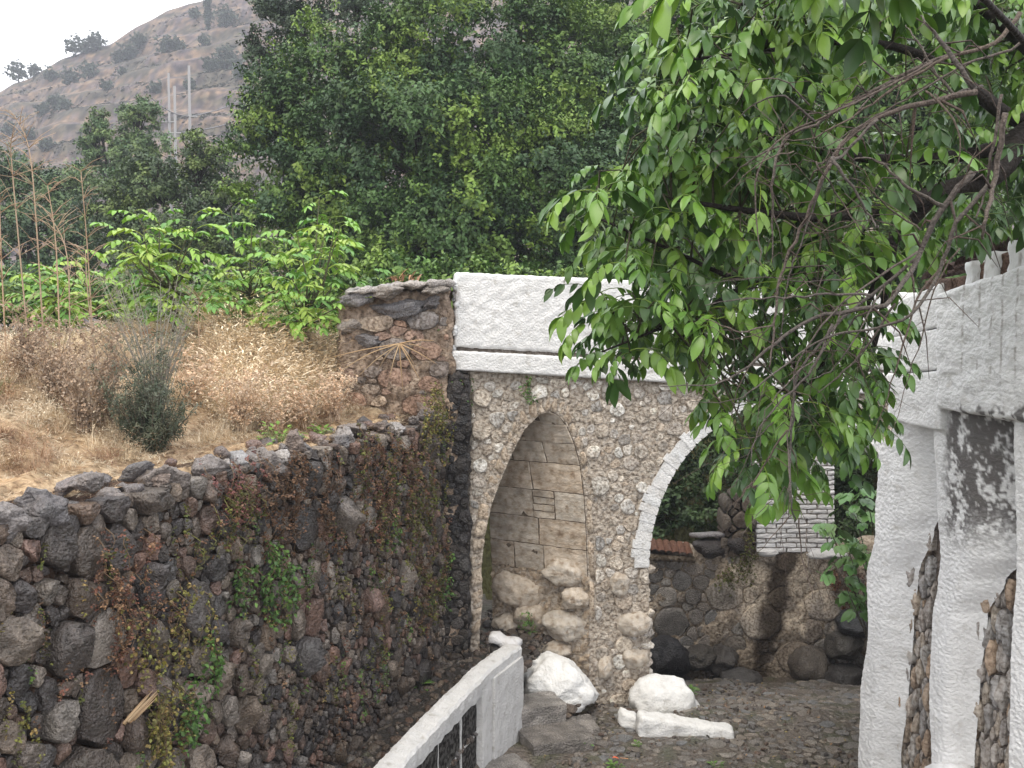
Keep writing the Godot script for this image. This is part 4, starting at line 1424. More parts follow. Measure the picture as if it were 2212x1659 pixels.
func trees() -> void:
	var sp := [sprig(1, 10, 0.088, 0.2), sprig(2, 10, 0.09, 0.2), sprig(3, 9, 0.1, 0.22)]
	var dark := [[0.048, 0.098, 0.028], [0.058, 0.118, 0.032], [0.072, 0.140, 0.032], [0.111, 0.192, 0.037], [0.048, 0.098, 0.037], [0.154, 0.243, 0.041]]
	var mid := [[0.072, 0.145, 0.037], [0.106, 0.197, 0.041], [0.140, 0.234, 0.046], [0.087, 0.155, 0.046], [0.174, 0.269, 0.050]]
	var pale := [[0.115, 0.186, 0.074], [0.096, 0.166, 0.074], [0.144, 0.217, 0.083], [0.174, 0.249, 0.091]]
	var far := "trees behind the bridge"
	tree("broadleaf_tree", "huge dense dark green tree filling the middle behind the white parapet", "tree", far, Vector3(P(820, 600, 24).x, 3.2, -24.0), lobes_px([[620, 300, 125, 170, 24], [760, 200, 170, 150, 24.5], [960, 130, 190, 150, 24.5], [1170, 150, 170, 170, 24], [900, 330, 220, 170, 22.5], [1130, 360, 200, 190, 22.5], [640, 470, 150, 130, 23.5], [830, 520, 170, 110, 22.5], [1050, 540, 180, 110, 22], [1290, 420, 160, 230, 22.5], [1260, 560, 150, 90, 22], [700, 580, 170, 80, 22], [950, 600, 200, 70, 21.5], [1000, 450, 180, 130, 21.5], [720, 390, 150, 130, 23], [1330, 250, 130, 150, 23.5]]), sp, 30000, 1.0, dark, 1001, 0.22)
	tree("broadleaf_tree", "darker tree rising to the top of the picture beside the hill", "tree", far, Vector3(P(800, 400, 31).x, 3.2, -31.0), lobes_px([[640, 40, 100, 90, 31], [570, 120, 55, 60, 31], [760, -20, 150, 110, 31], [930, -40, 150, 100, 32]]), sp, 3000, 1.05, [[0.045, 0.075, 0.045], [0.06, 0.09, 0.05], [0.05, 0.085, 0.04]], 1002, 0.2, Color(0.05, 0.04, 0.035), 0.3)
	tree("broadleaf_tree", "leafy mid green tree behind the walnut branches, right of the huge dark tree", "tree", far, Vector3(P(1560, 600, 25).x, 3.2, -25.0), lobes_px([[1420, 130, 150, 150, 26], [1560, 60, 180, 150, 26], [1480, 330, 170, 170, 24], [1650, 250, 180, 180, 25], [1560, 520, 190, 140, 23.5], [1450, 600, 130, 80, 22], [1300, 40, 150, 110, 27]]), sp, 11000, 1.05, mid, 1003)
	tree("broadleaf_tree", "tall green tree behind the walnut at the right edge of the picture", "tree", far, Vector3(P(1980, 600, 24).x, 3.2, -24.0), lobes_px([[1850, 100, 190, 170, 25], [2080, 80, 200, 170, 25], [1850, 380, 190, 190, 24], [2090, 380, 190, 190, 24], [1800, 600, 190, 130, 22], [2060, 600, 190, 130, 22], [1960, 240, 190, 150, 23], [2130, 230, 150, 150, 23], [1960, 480, 190, 150, 22.5]]), sp, 14000, 1.1, mid, 1004)
	tree("broadleaf_tree", "pale grey green tree with open crown in front of the hill", "tree", far, Vector3(P(270, 500, 46).x, 3.2, -46.0), lobes_px([[300, 250, 50, 45, 46], [255, 330, 70, 50, 46], [330, 330, 60, 55, 46], [200, 300, 34, 40, 46], [180, 390, 70, 60, 46], [300, 400, 80, 50, 45], [215, 262, 22, 34, 46]]), sp, 3000, 1.25, pale, 1005, 0.2, Color(0.06, 0.05, 0.04), 0.3)
	tree("broadleaf_tree", "bushy green tree with yellow green tips left of the huge dark tree", "tree", far, Vector3(P(400, 600, 29).x, 3.2, -29.0), lobes_px([[430, 350, 80, 70, 29], [340, 400, 90, 75, 29], [480, 440, 90, 90, 28.5], [260, 470, 90, 80, 29], [390, 510, 130, 90, 28], [500, 560, 110, 70, 27], [300, 580, 120, 70, 27]]), sp, 4200, 1.0, [[0.07, 0.11, 0.05], [0.1, 0.15, 0.055], [0.14, 0.2, 0.06], [0.06, 0.095, 0.045]], 1006)
	tree("broadleaf_tree", "broad dark green tree at the left edge behind the dry stalks", "tree", far, Vector3(P(60, 600, 33).x, 3.2, -33.0), lobes_px([[20, 390, 90, 70, 33], [130, 420, 90, 60, 33], [60, 500, 130, 90, 32], [190, 540, 110, 80, 31], [-90, 420, 110, 110, 33], [30, 600, 150, 70, 30]]), sp, 4000, 1.05, [[0.06, 0.11, 0.055], [0.09, 0.15, 0.07], [0.05, 0.09, 0.05], [0.11, 0.17, 0.07]], 1007)
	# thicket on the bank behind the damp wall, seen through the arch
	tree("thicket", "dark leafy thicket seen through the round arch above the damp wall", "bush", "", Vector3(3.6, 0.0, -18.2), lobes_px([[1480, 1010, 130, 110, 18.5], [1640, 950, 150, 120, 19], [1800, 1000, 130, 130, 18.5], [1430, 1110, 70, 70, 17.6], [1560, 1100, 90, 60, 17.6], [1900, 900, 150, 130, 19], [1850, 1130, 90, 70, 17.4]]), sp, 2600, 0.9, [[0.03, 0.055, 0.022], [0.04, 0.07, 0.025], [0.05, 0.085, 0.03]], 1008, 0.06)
	tree("thicket", "row of green undergrowth behind the young walnuts", "bush", "", Vector3(P(380, 620, 16.5).x, 3.5, -16.5), lobes_px([[-40, 640, 110, 60, 17], [80, 650, 100, 55, 16.5], [200, 655, 110, 60, 16], [330, 660, 110, 60, 16], [460, 665, 110, 65, 15.5], [590, 670, 110, 65, 15.5], [700, 680, 90, 60, 15.5], [780, 640, 60, 50, 15.5]]), sp, 3600, 0.9, mid, 1010, 0.03)
	tree("thicket", "green undergrowth growing low behind the parapet", "bush", "", Vector3(P(1100, 620, 17).x, 3.3, -17.0), lobes_px([[870, 590, 90, 50, 17], [1010, 610, 110, 45, 16.5], [1150, 620, 110, 40, 16.5], [1290, 625, 100, 45, 16.5]]), sp, 1500, 0.9, mid, 1009, 0.04)

# ---------- the hill
const RIDGE := [[-700, 420], [-400, 330], [-150, 250], [0, 199], [27, 180], [60, 172], [135, 127], [180, 110], [236, 92], [303, 52], [364, 22], [438, 4], [560, -25], [800, -80], [1200, -140], [2900, -220]]
func ridge_y(x: float) -> float:
	for k in RIDGE.size() - 1:
		if x < RIDGE[k + 1][0]:
			return lerpf(RIDGE[k][1], RIDGE[k + 1][1], (x - RIDGE[k][0]) / (RIDGE[k + 1][0] - RIDGE[k][0]))
	return RIDGE[-1][1]
func hill_point(x: float, f: float) -> Vector3:   # f = 0 at the foot, 1 on the ridge
	var a := P(x, 560, 95)
	a.y = minf(a.y, 3.0)
	var c := P(x, ridge_y(x), 250.0)
	var p := a.lerp(c, f)
	p.y = lerpf(a.y, c.y, pow(f, 1.15))
	p.y += (1.6 * nz.get_noise_2d(p.x * 0.03, p.z * 0.03 + 90.0) + 0.7 * nz.get_noise_2d(p.x * 0.12, p.z * 0.12)) * smoothstep(0.0, 0.2, f) * (1.0 - 0.6 * smoothstep(0.9, 1.0, f))
	var st := 5.5                      # old field terraces
	var warp := p.y + 2.2 * nz.get_noise_2d(p.x * 0.025, p.z * 0.02)
	var k := warp / st
	var g := k - floorf(k)
	p.y += (smoothstep(0.55, 0.95, g) - g) * st * 0.42 * smoothstep(0.05, 0.2, f) * (1.0 - smoothstep(0.93, 1.0, f))
	return p
func hill() -> void:
	rng.seed = 111
	var b := MB.new()
	var nx := 220; var nf := 150
	for j in nf + 1:
		for i in nx + 1:
			var x: float = -700.0 + (i if i < 160 else 160 + (i - 160) * 5.0) * 9.0
			var f := float(j) / nf
			var p := hill_point(x, f)
			var a := nz.get_noise_2d(p.x * 0.25, p.y * 0.9 + p.z * 0.05)
			var g := nz.get_noise_2d(p.x * 0.06 + 70.0, p.y * 0.3)
			var c := Color(0.15, 0.128, 0.135)
			if a + g > 0.16:
				c = Color(0.235, 0.182, 0.135)
			elif g < -0.2:
				c = Color(0.11, 0.105, 0.08)
			b.add(p, vary(c, 0.3))
	for i in nx + 1:        # the far side drops away
		b.add(b.v[nf * (nx + 1) + i] + Vector3(0, -40, -90), Color(0.19, 0.15, 0.15))
	for j in nf + 1:
		for i in nx:
			var o := j * (nx + 1) + i
			b.quad(o, o + nx + 1, o + nx + 2, o + 1)
	structure("hill", b.mesh(), M.hillside)
	# bushes and pines on it
	var tuft := sprig(41, 14, 0.5, 0.7, 0.7)
	var spots := [[40, 1.0, 2.6, "dark round pine on the skyline at the left edge of the hill"], [75, 0.995, 1.4, "small pine on the skyline right of the round one"], [163, 0.99, 2.5, "pair of pines on the skyline, the larger left one"], [186, 0.985, 1.6, "thin pine on the skyline between two larger ones"], [207, 0.985, 2.2, "pine on the skyline where the slope steepens"]]
	for s in spots:
		_bush(hill_point(s[0], s[1]), s[2], tuft, s[3], "pine_tree", "tree", "pines on the skyline", 1.25)
	var bush := [[110, 0.93, 2.0], [150, 0.86, 2.5], [190, 0.88, 2.6], [255, 0.9, 1.8], [280, 0.9, 2.6], [300, 0.91, 2.2], [360, 0.8, 2.4], [385, 0.8, 1.8], [485, 0.86, 3.0], [490, 0.7, 3.2], [455, 0.68, 2.0], [120, 0.72, 2.2], [90, 0.7, 1.5], [60, 0.62, 1.8], [140, 0.7, 1.4], [230, 0.72, 1.4], [20, 0.72, 1.8], [335, 0.66, 1.6], [410, 0.64, 1.4], [265, 0.78, 1.0], [440, 0.8, 1.6], [520, 0.62, 2.0], [30, 0.5, 1.8], [100, 0.55, 1.4], [420, 0.92, 1.5]]
	bush.sort_custom(func(a, c): return a[0] < c[0])
	var nth := ["first", "second", "third", "fourth", "fifth", "sixth", "seventh", "eighth", "ninth", "tenth", "eleventh", "twelfth", "thirteenth"]
	var met := [0, 0, 0]
	for k in bush.size():
		var e: Array = bush[k]
		var row := 0 if e[1] > 0.83 else (1 if e[1] > 0.67 else 2)
		met[row] += 1
		_bush(hill_point(e[0], e[1]), e[2] * 0.8, tuft, "grey green bush, %s from the left in the %s belt of the hillside" % [nth[met[row] - 1], ["highest", "middle", "lowest"][row]], "hillside_bush", "bush", "bushes on the hillside", 1.15)
	# cypress
	var cf := hill_point(449, 0.86)
	var w := thing("cypress_tree", "tall thin dark cypress standing alone on the hillside", "tree", cf)
	var tb := MB.new()
	tube(tb, [cf - Vector3(0, 0.5, 0), cf + Vector3(0, 9, 0)], [0.25, 0.05], Color(0.06, 0.05, 0.04), 5)
	part("trunk", tb.mesh(), M.bark, w)
	var xf := []; var cols := []
	for k in 420:
		var f := rng.randf()
		var rr := 0.75 * pow(sin(PI * clampf(f * 0.93 + 0.05, 0, 1)), 0.6) * R(0.3, 1.0)
		var an := R(0, TAU)
		xf.append(Transform3D(Basis.from_euler(Vector3(R(0, 6), R(0, 6), R(0, 6))) * Basis.from_scale(Vector3.ONE * 0.7), cf + Vector3(cos(an) * rr, 0.3 + f * 13.0, sin(an) * rr)))
		cols.append(vary(Color(0.05, 0.075, 0.045), 0.2))
	many("crown", tuft, M.leaf_tree, xf, cols, w, true)
	# low scrub nobody could count
	xf = []; cols = []
	for k in 16000:
		var x := R(-100, 700)
		var f := R(0.2, 0.97)
		var p := hill_point(x, f)
		if nz.get_noise_2d(p.x * 0.06, p.z * 0.06 + 30.0) < -0.05:
			continue
		var s: float = 0.2 + 0.8 * pow(rng.randf(), 4.0)
		xf.append(Transform3D(Basis.from_euler(Vector3(0, R(0, 6), 0)) * Basis.from_scale(Vector3(s * 1.3, s * 0.7, s * 1.3)), p))
		cols.append(vary(pick([Color(0.1, 0.11, 0.075), Color(0.15, 0.13, 0.1), Color(0.12, 0.13, 0.08)]), 0.2))
	tag(many("hillside_scrub", tuft, M.leaf_tree, xf, cols, null, true), "low grey scrub scattered over the hillside", "scrub")
	# line poles and their wires
	var tops := []
	for e in [[408, 142, 330, 62.0, "tallest concrete line pole in front of the hill"], [364, 158, 250, 70.0, "leftmost line pole of the group before the hill"], [377, 186, 330, 64.0, "shorter line pole between the two tall ones"]]:
		var top := P(e[0], e[1], e[3])
		var foot := Vector3(top.x - 0.05, 3.0, top.z)
		var pb := MB.new()
		tube(pb, [foot, top], [0.12, 0.075], Color(0.26, 0.26, 0.27), 8)
		var ww := thing("line_pole", e[4], "utility pole", foot, "line poles before the hill")
		part("shaft", pb.mesh(), M.concrete_pole, ww)
		var arm := MB.new()
		var at := foot.lerp(top, 0.82)
		tube(arm, [at + Vector3(-0.45, 0, 0), at + Vector3(0.45, 0, 0)], [0.05], Color(0.3, 0.3, 0.3), 5)
		part("crossarm", arm.mesh(), M.concrete_pole, ww)
		tops.append(at)
	var wires := [[0, P(560, 194, 68.0), "upper wire running right from the tallest pole"], [0, P(325, 210, 60.0), "wire running left from the tallest pole"], [2, P(560, 242, 70.0), "long wire crossing from the short pole to the trees"], [1, P(320, 217, 66.0), "wire running left from the leftmost pole"]]
	for e in wires:
		var a: Vector3 = tops[e[0]]
		var pts := []
		for k in 9:
			var f := k / 8.0
			pts.append(a.lerp(e[1], f) - Vector3(0, 0.25 * sin(PI * f), 0))
		var wb := MB.new()
		tube(wb, pts, [0.03], Color(0.2, 0.2, 0.22), 4)
		single("overhead_wire", wb.mesh(), M.plain, e[2], "wire", "overhead wires")
func _bush(p: Vector3, r: float, tuft: Mesh, label: String, called: String, category: String, group: String, tall: float) -> void:
	var w := thing(called, label, category, p, group)
	var tb := MB.new()
	tube(tb, [p - Vector3(0, 0.5, 0), p + Vector3(0, r * tall, 0)], [r * 0.09, r * 0.04], Color(0.07, 0.06, 0.05), 5)
	part("trunk", tb.mesh(), M.bark, w)
	var xf := []; var cols := []
	for k in int(80 * r):
		var d := Vector3(rng.randfn(), rng.randfn(), rng.randfn()).normalized() * pow(rng.randf(), 0.4)
		d *= 1.0 + 0.6 * nz.get_noise_3dv(d * 1.6 + p)
		xf.append(Transform3D(Basis.from_euler(Vector3(R(0, 6), R(0, 6), R(0, 6))) * Basis.from_scale(Vector3.ONE * R(0.5, 0.9)), p + Vector3(0, r * tall * 0.75, 0) + d * Vector3(r, r * tall * 0.8, r)))
		cols.append(vary(Color(0.075, 0.1, 0.07), 0.25))
	many("crown", tuft, M.leaf_tree, xf, cols, w, true)

# ---------- young walnuts on the terrace
func saplings() -> void:
	var tones := [Color(0.19, 0.36, 0.07), Color(0.25, 0.42, 0.075), Color(0.13, 0.28, 0.065), Color(0.31, 0.44, 0.08)]
	var leaves := []
	for k in 12:
		leaves.append(compound(60 + k, 3 + k % 2, R(0.26, 0.32), 0.125, 0.42, tones[k % 4], 0.45))
	rng.seed = 222
	var list := [[375, 11.6, [[290, 455], [345, 470], [420, 465], [450, 520], [250, 500], [310, 560], [400, 590], [470, 620], [350, 650]], 52, "leafy young walnut on the terrace, behind the dark shrub", [360, 600, 120, 130]], [545, 12.4, [[500, 450], [545, 470], [575, 560], [510, 590], [600, 640], [540, 680]], 34, "slim young walnut between the two fuller ones", [530, 610, 70, 120]], [660, 11.9, [[690, 425], [715, 470], [640, 500], [740, 540], [610, 560], [700, 600], [790, 590], [650, 650], [720, 680], [590, 690]], 60, "fullest young walnut beside the ruined wall end", [680, 610, 120, 140]], [150, 12.2, [[110, 580], [165, 545], [60, 640], [200, 620], [130, 670], [30, 600], [230, 690]], 36, "low young walnut among the dry stalks at the left", [120, 650, 120, 80]]]
	for e in list:
		var foot := terrace_px(e[0], e[1])
		var w := thing("young_walnut", e[4], "sapling", foot, "young walnuts on the terrace")
		var b := MB.new()
		var trunk_top := foot + Vector3(0, 0.55, 0)
		tube(b, [foot - Vector3(0, 0.1, 0), foot + Vector3(R(-0.04, 0.04), 0.3, 0), trunk_top], [0.028, 0.024, 0.02], Color(0.13, 0.11, 0.08), 6)
		var tips := []
		var fill: Array = e[2].duplicate()
		for k in 11:
			var an := R(0, TAU)
			var rr := sqrt(rng.randf())
			fill.append([e[5][0] + cos(an) * e[5][2] * rr, e[5][1] + sin(an) * e[5][3] * rr])
		for t in fill:
			var tip := P(t[0], t[1], e[1] + R(-0.7, 0.7))
			var m := trunk_top.lerp(tip, 0.5) + Vector3(R(-0.1, 0.1), -0.08, R(-0.1, 0.1))
			tube(b, [trunk_top, m, tip], [0.014, 0.01, 0.004], Color(0.13, 0.13, 0.07), 5)
			tips.append([trunk_top, m, tip])
		part("stem", b.mesh(), M.bark, w)
		var per := int(ceil(float(e[3]) * 2.2 / tips.size()))
		for t in tips:
			for k in per:
				var f := 1.0 - 0.75 * pow(float(k) / per, 1.2)
				var pos: Vector3 = t[1].lerp(t[2], (f - 0.4) / 0.6) if f > 0.4 else t[0].lerp(t[1], f / 0.4)
				var an := k * 2.4 + R(-0.4, 0.4)
				var dir := Vector3(cos(an), R(0.0, 0.7), sin(an))
				var o := MeshInstance3D.new()
				o.name = "leaf"
				o.mesh = leaves[rng.randi() % leaves.size()]
				o.material_override = M.leaf_young
				w.add_child(o, true)
				o.transform = Transform3D(turned(dir, R(-0.3, 0.3)) * Basis.from_scale(Vector3.ONE * R(0.7, 1.15)), pos - foot)

# ---------- the old walnut reaching in from the right
func walnut() -> void:
	var foot := Vector3(4.9, 3.1, -6.6)
	var w := thing("walnut_tree", "old walnut reaching in from the right with drooping leaves and bare twigs", "tree", foot)
	rng.seed = 333
	var bark := Color(0.042, 0.034, 0.03)
	var b := MB.new()
	var crotch := Vector3(4.3, 5.3, -6.5)
	tube(b, [foot - Vector3(0, 0.3, 0), foot + Vector3(-0.1, 1.0, 0.0), crotch], [0.24, 0.2, 0.18], bark, 10)
	# living limbs: picture points with depth and radius
	var limbs := [
		[[2330, 250, 6.5, 0.13], [2207, 300, 6.4, 0.085], [2150, 375, 6.3, 0.068], [2019, 418, 6.2, 0.052], [1950, 442, 6.1, 0.038], [1800, 470, 6.0, 0.03], [1650, 460, 5.9, 0.02], [1450, 430, 5.8, 0.01]],
		[[2330, 230, 6.5, 0.12], [2207, 262, 6.5, 0.05], [2103, 195, 6.4, 0.045], [1990, 120, 6.3, 0.03], [1850, 90, 6.3, 0.02], [1650, 110, 6.2, 0.012], [1480, 130, 6.1, 0.008]],
		[[2207, 300, 6.4, 0.07], [2110, 330, 6.5, 0.04], [1960, 345, 6.6, 0.035], [1780, 330, 6.7, 0.025], [1600, 280, 6.8, 0.015], [1440, 250, 6.8, 0.008]],
		[[2019, 418, 6.2, 0.045], [1930, 520, 6.3, 0.03], [1800, 600, 6.3, 0.025], [1620, 610, 6.2, 0.016], [1450, 540, 6.0, 0.01], [1290, 470, 5.9, 0.006]],
		[[1930, 520, 6.3, 0.03], [1850, 700, 6.5, 0.02], [1760, 800, 6.6, 0.014], [1640, 870, 6.6, 0.008]],
		[[1620, 610, 6.2, 0.016], [1500, 680, 6.1, 0.011], [1400, 720, 6.0, 0.008], [1300, 760, 5.9, 0.005]],
		[[1930, 520, 6.3, 0.03], [1900, 700, 6.9, 0.02], [1850, 850, 7.2, 0.014], [1760, 960, 7.3, 0.009], [1700, 1050, 7.3, 0.005]],
		[[2330, 200, 6.5, 0.1], [2200, 80, 6.6, 0.05], [2050, -20, 6.6, 0.03], [1800, -40, 6.5, 0.02], [1600, 10, 6.4, 0.01]],
		[[2240, 120, 4.6, 0.016], [2080, -40, 3.6, 0.01], [1900, -80, 3.0, 0.007], [1760, -60, 2.9, 0.005]],
	]
	var nodes := []
	for l in limbs:
		var pts := []; var rad := []
		for e in l:
			pts.append(P(e[0], e[1], e[2])); rad.append(e[3])
		var sm := smooth(pts, 4)
		var sr := []
		for k in sm.size():
			var f := float(k) / (sm.size() - 1) * (rad.size() - 1)
			sr.append(lerpf(rad[int(f)], rad[mini(int(f) + 1, rad.size() - 1)], f - int(f)))
		tube(b, sm, sr, bark, 8)
		nodes.append_array(sm)
	tube(b, [crotch, P(2330, 250, 6.5)], [0.17, 0.15], bark, 8)
	tube(b, [crotch, P(2330, 215, 6.5), P(2330, 200, 6.5)], [0.15, 0.13, 0.1], bark, 8)
	tube(b, [P(2330, 200, 6.5), P(2240, 120, 4.6)], [0.03, 0.016], bark, 6)
	part("limbs", b.mesh(), M.bark, w)
	# bare dead branches hanging in front
	var dead := [
		[[2103, 200, 0.026], [2010, 225, 0.024], [1900, 255, 0.02], [1830, 300, 0.018], [1780, 365, 0.016], [1740, 470, 0.014], [1700, 560, 0.012], [1685, 625, 0.011], [1675, 720, 0.009], [1668, 800, 0.005]],
		[[2050, 120, 0.018], [1960, 160, 0.016], [1850, 215, 0.014], [1760, 265, 0.013], [1700, 310, 0.012], [1672, 380, 0.011], [1670, 480, 0.008], [1675, 570, 0.004]],
		[[2210, 30, 0.02], [2150, 90, 0.018], [2050, 130, 0.015], [1950, 180, 0.012], [1860, 240, 0.01], [1760, 300, 0.006], [1690, 300, 0.003]],
		[[1900, 255, 0.014], [1820, 340, 0.012], [1798, 350, 0.012], [1850, 430, 0.009], [1885, 480, 0.007], [1900, 490, 0.003]],
		[[2100, 370, 0.03], [2030, 450, 0.026], [1985, 560, 0.023], [1930, 650, 0.02], [1860, 670, 0.017], [1760, 690, 0.015], [1680, 740, 0.013], [1600, 800, 0.01], [1540, 830, 0.006], [1430, 835, 0.003]],
		[[1985, 560, 0.018], [1880, 640, 0.015], [1800, 700, 0.013], [1730, 800, 0.012], [1715, 900, 0.011], [1705, 990, 0.01], [1708, 1080, 0.008], [1715, 1130, 0.006]],
		[[1705, 930, 0.009], [1660, 980, 0.008], [1620, 1060, 0.006], [1590, 1100, 0.003]],
		[[1708, 1110, 0.006], [1670, 1150, 0.004], [1640, 1185, 0.002]],
		[[1720, 1120, 0.006], [1735, 1200, 0.004], [1760, 1290, 0.003]],
		[[1800, 700, 0.011], [1760, 790, 0.01], [1700, 860, 0.008], [1640, 930, 0.006], [1620, 1000, 0.003]],
		[[2170, 250, 0.022], [2150, 380, 0.02], [2130, 470, 0.014], [2122, 520, 0.01]],
		[[2100, 190, 0.022], [2050, 110, 0.017], [2010, 55, 0.01], [1990, 30, 0.006]],
		[[1880, 640, 0.012], [1780, 640, 0.01], [1690, 640, 0.008], [1600, 650, 0.006], [1520, 655, 0.003]],
		[[1700, 310, 0.01], [1640, 330, 0.008], [1590, 370, 0.005], [1560, 410, 0.003]],
		[[1760, 265, 0.01], [1690, 205, 0.008], [1640, 215, 0.006], [1600, 255, 0.003]],
		[[1930, 650, 0.011], [1860, 760, 0.009], [1810, 820, 0.007], [1760, 850, 0.003]],
		[[2030, 450, 0.016], [1960, 400, 0.011], [1900, 350, 0.008], [1840, 340, 0.005]],
		[[2040, 560, 0.012], [1990, 620, 0.01], [1950, 740, 0.008], [1920, 860, 0.005], [1890, 950, 0.003]],
		[[1740, 470, 0.008], [1800, 500, 0.006], [1870, 470, 0.005], [1930, 490, 0.003]],
		[[2000, 200, 0.01], [2060, 260, 0.008], [2080, 330, 0.005], [2040, 380, 0.003]],
		[[1860, 240, 0.009], [1900, 200, 0.007], [1960, 170, 0.006], [2020, 175, 0.003]],
		[[1668, 700, 0.007], [1600, 720, 0.006], [1560, 700, 0.004], [1520, 690, 0.002]],
	]
	for kk in dead.size() * 2:
		var k := kk % dead.size()
		var pts := []; var rad := []
		var d0 := R(4.7, 5.4)
		var off := Vector2(R(-45, 45), R(-45, 45)) if kk >= dead.size() else Vector2.ZERO
		for e in dead[k]:
			pts.append(P(e[0] + off.x + R(-6, 6), e[1] + off.y + R(-6, 6), d0 + R(-0.08, 0.08))); rad.append(e[2] * (0.6 if kk >= dead.size() else 1.0))
		var sm := smooth(pts, 4)
		var sr := []
		for n in sm.size():
			var f := float(n) / (sm.size() - 1) * (rad.size() - 1)
			sr.append(lerpf(rad[int(f)], rad[mini(int(f) + 1, rad.size() - 1)], f - int(f)) * 0.62)
			sm[n] += Vector3(R(-1, 1), R(-1, 1), R(-1, 1)) * 0.006
		var m := MB.new()
		tube(m, sm, sr, vary(Color(0.17, 0.14, 0.12), 0.2), 6)
		for n in range(3, sm.size() - 2, 2):   # spurs and side twigs
			if rng.randf() < 0.9:
				var l := R(0.06, 0.4)
				var a := Vector3(R(-1, 1), R(-0.8, 0.5), R(-0.6, 0.6)).normalized()
				var q: Vector3 = sm[n] + a * l * 0.5 + Vector3(0, 0.02, 0)
				tube(m, [sm[n], q, sm[n] + (a + Vector3(0, -0.35, 0)).normalized() * l], [sr[n] * 0.55, sr[n] * 0.4, 0.0012], vary(Color(0.14, 0.105, 0.09), 0.2), 5)
		part("bare_branch", m.mesh(), M.bark, w)
	# leaves
	var tones := [Color(0.08, 0.168, 0.03), Color(0.108, 0.212, 0.034), Color(0.06, 0.125, 0.032), Color(0.15, 0.265, 0.04), Color(0.046, 0.095, 0.03)]
	var kinds := []
	for k in 15:
		kinds.append(compound(130 + k, 3 + k % 2, 0.28 + 0.02 * (k % 3), 0.108 + 0.012 * (k % 4), 0.5, tones[k % 5], 0.95))
	rng.seed = 334
	var outline := PackedVector2Array([Vector2(1600, -60), Vector2(1520, 50), Vector2(1390, 105), Vector2(1420, 220), Vector2(1400, 330), Vector2(1310, 420), Vector2(1265, 480), Vector2(1300, 560), Vector2(1350, 600), Vector2(1300, 660), Vector2(1290, 700), Vector2(1290, 830), Vector2(1350, 860), Vector2(1490, 790), Vector2(1570, 860), Vector2(1590, 950), Vector2(1590, 1040), Vector2(1660, 1070), Vector2(1740, 1090), Vector2(1800, 1030), Vector2(1870, 960), Vector2(1900, 890), Vector2(1880, 700), Vector2(1940, 590), Vector2(2260, 500), Vector2(2260, -60)])
	var spots := []
	var tries := 0
	while spots.size() < 310 and tries < 9000:
		tries += 1
		var p := Vector2(R(1240, 2260), R(-60, 1080))
		if not Geometry2D.is_point_in_polygon(p, outline):
			continue
		# fewer where the bare branches hang clear of leaves
		if p.x > 1780 and p.x < 2140 and p.y > 60 and p.y < 600 and rng.randf() < 0.72:
			continue
		var ok := true
		for s in spots:
			if Vector2(s[0].x, s[0].y).distance_to(p) < 33.0 and rng.randf() < 0.9:
				ok = false
				break
		if ok:
			spots.append([p, R(5.55, 7.4) if p.x < 2000 else R(6.0, 8.2)])
	for k in 5:
		spots.append([Vector2(1660 + k * 62, -70 + (k % 2) * 30), 2.85 + 0.1 * k])
	var leaf_xf := []
	for s in spots:
		var c := P(s[0].x, s[0].y - 45.0, s[1])
		var best: Vector3 = nodes[0]
		for n in nodes:
			if n.distance_squared_to(c) < best.distance_squared_to(c) and n.y > c.y - 0.9:
				best = n
		var m := best.lerp(c, 0.5) + Vector3(R(-0.06, 0.06), R(0.02, 0.14), R(-0.06, 0.06))
		var tw := MB.new()
		tube(tw, [best, m, c], [0.008, 0.006, 0.004], Color(0.09, 0.08, 0.05), 5)
		part("twig", tw.mesh(), M.bark, w)
		var n := 4 + rng.randi() % 3
		var a0 := R(0, TAU)
		if s[1] < 4.0:
			n = 3
		for k in n:
			var an := a0 + TAU * k / n + R(-0.4, 0.4)
			var dir := Vector3(cos(an), R(-0.35, 0.35), sin(an))
			var pos := c if k % 2 else m.lerp(c, R(0.5, 0.95))
			leaf_xf.append([Transform3D(turned(dir, R(-0.4, 0.4)) * Basis.from_scale(Vector3.ONE * R(0.6, 1.22)), pos), rng.randi() % kinds.size()])
	leaf_xf.sort_custom(func(a, c): return a[0].origin.z > c[0].origin.z)
	var rest := []
	for k in leaf_xf.size():
		if k < 300:
			var o := MeshInstance3D.new()
			o.name = "leaf"
			o.mesh = kinds[leaf_xf[k][1]]
			o.material_override = M.leaf_walnut
			w.add_child(o, true)
			o.transform = Transform3D(leaf_xf[k][0].basis, leaf_xf[k][0].origin - foot)
		else:
			rest.append(leaf_xf[k])
	for n in 5:
		var xf := []; var cols := []
		for k in rest.size():
			if rest[k][1] % 5 == n:
				xf.append(rest[k][0]); cols.append(Color(1, 1, 1))
		many("more_leaves", kinds[n], M.leaf_walnut, xf, cols, w, true)
func smooth(pts: Array, n: int) -> Array:
	var o := []
	for k in pts.size() - 1:
		var p0: Vector3 = pts[maxi(k - 1, 0)]
		var p3: Vector3 = pts[mini(k + 2, pts.size() - 1)]
		for s in n:
			o.append(pts[k].cubic_interpolate(pts[k + 1], p0, p3, float(s) / n))
	o.append(pts[-1])
	return o

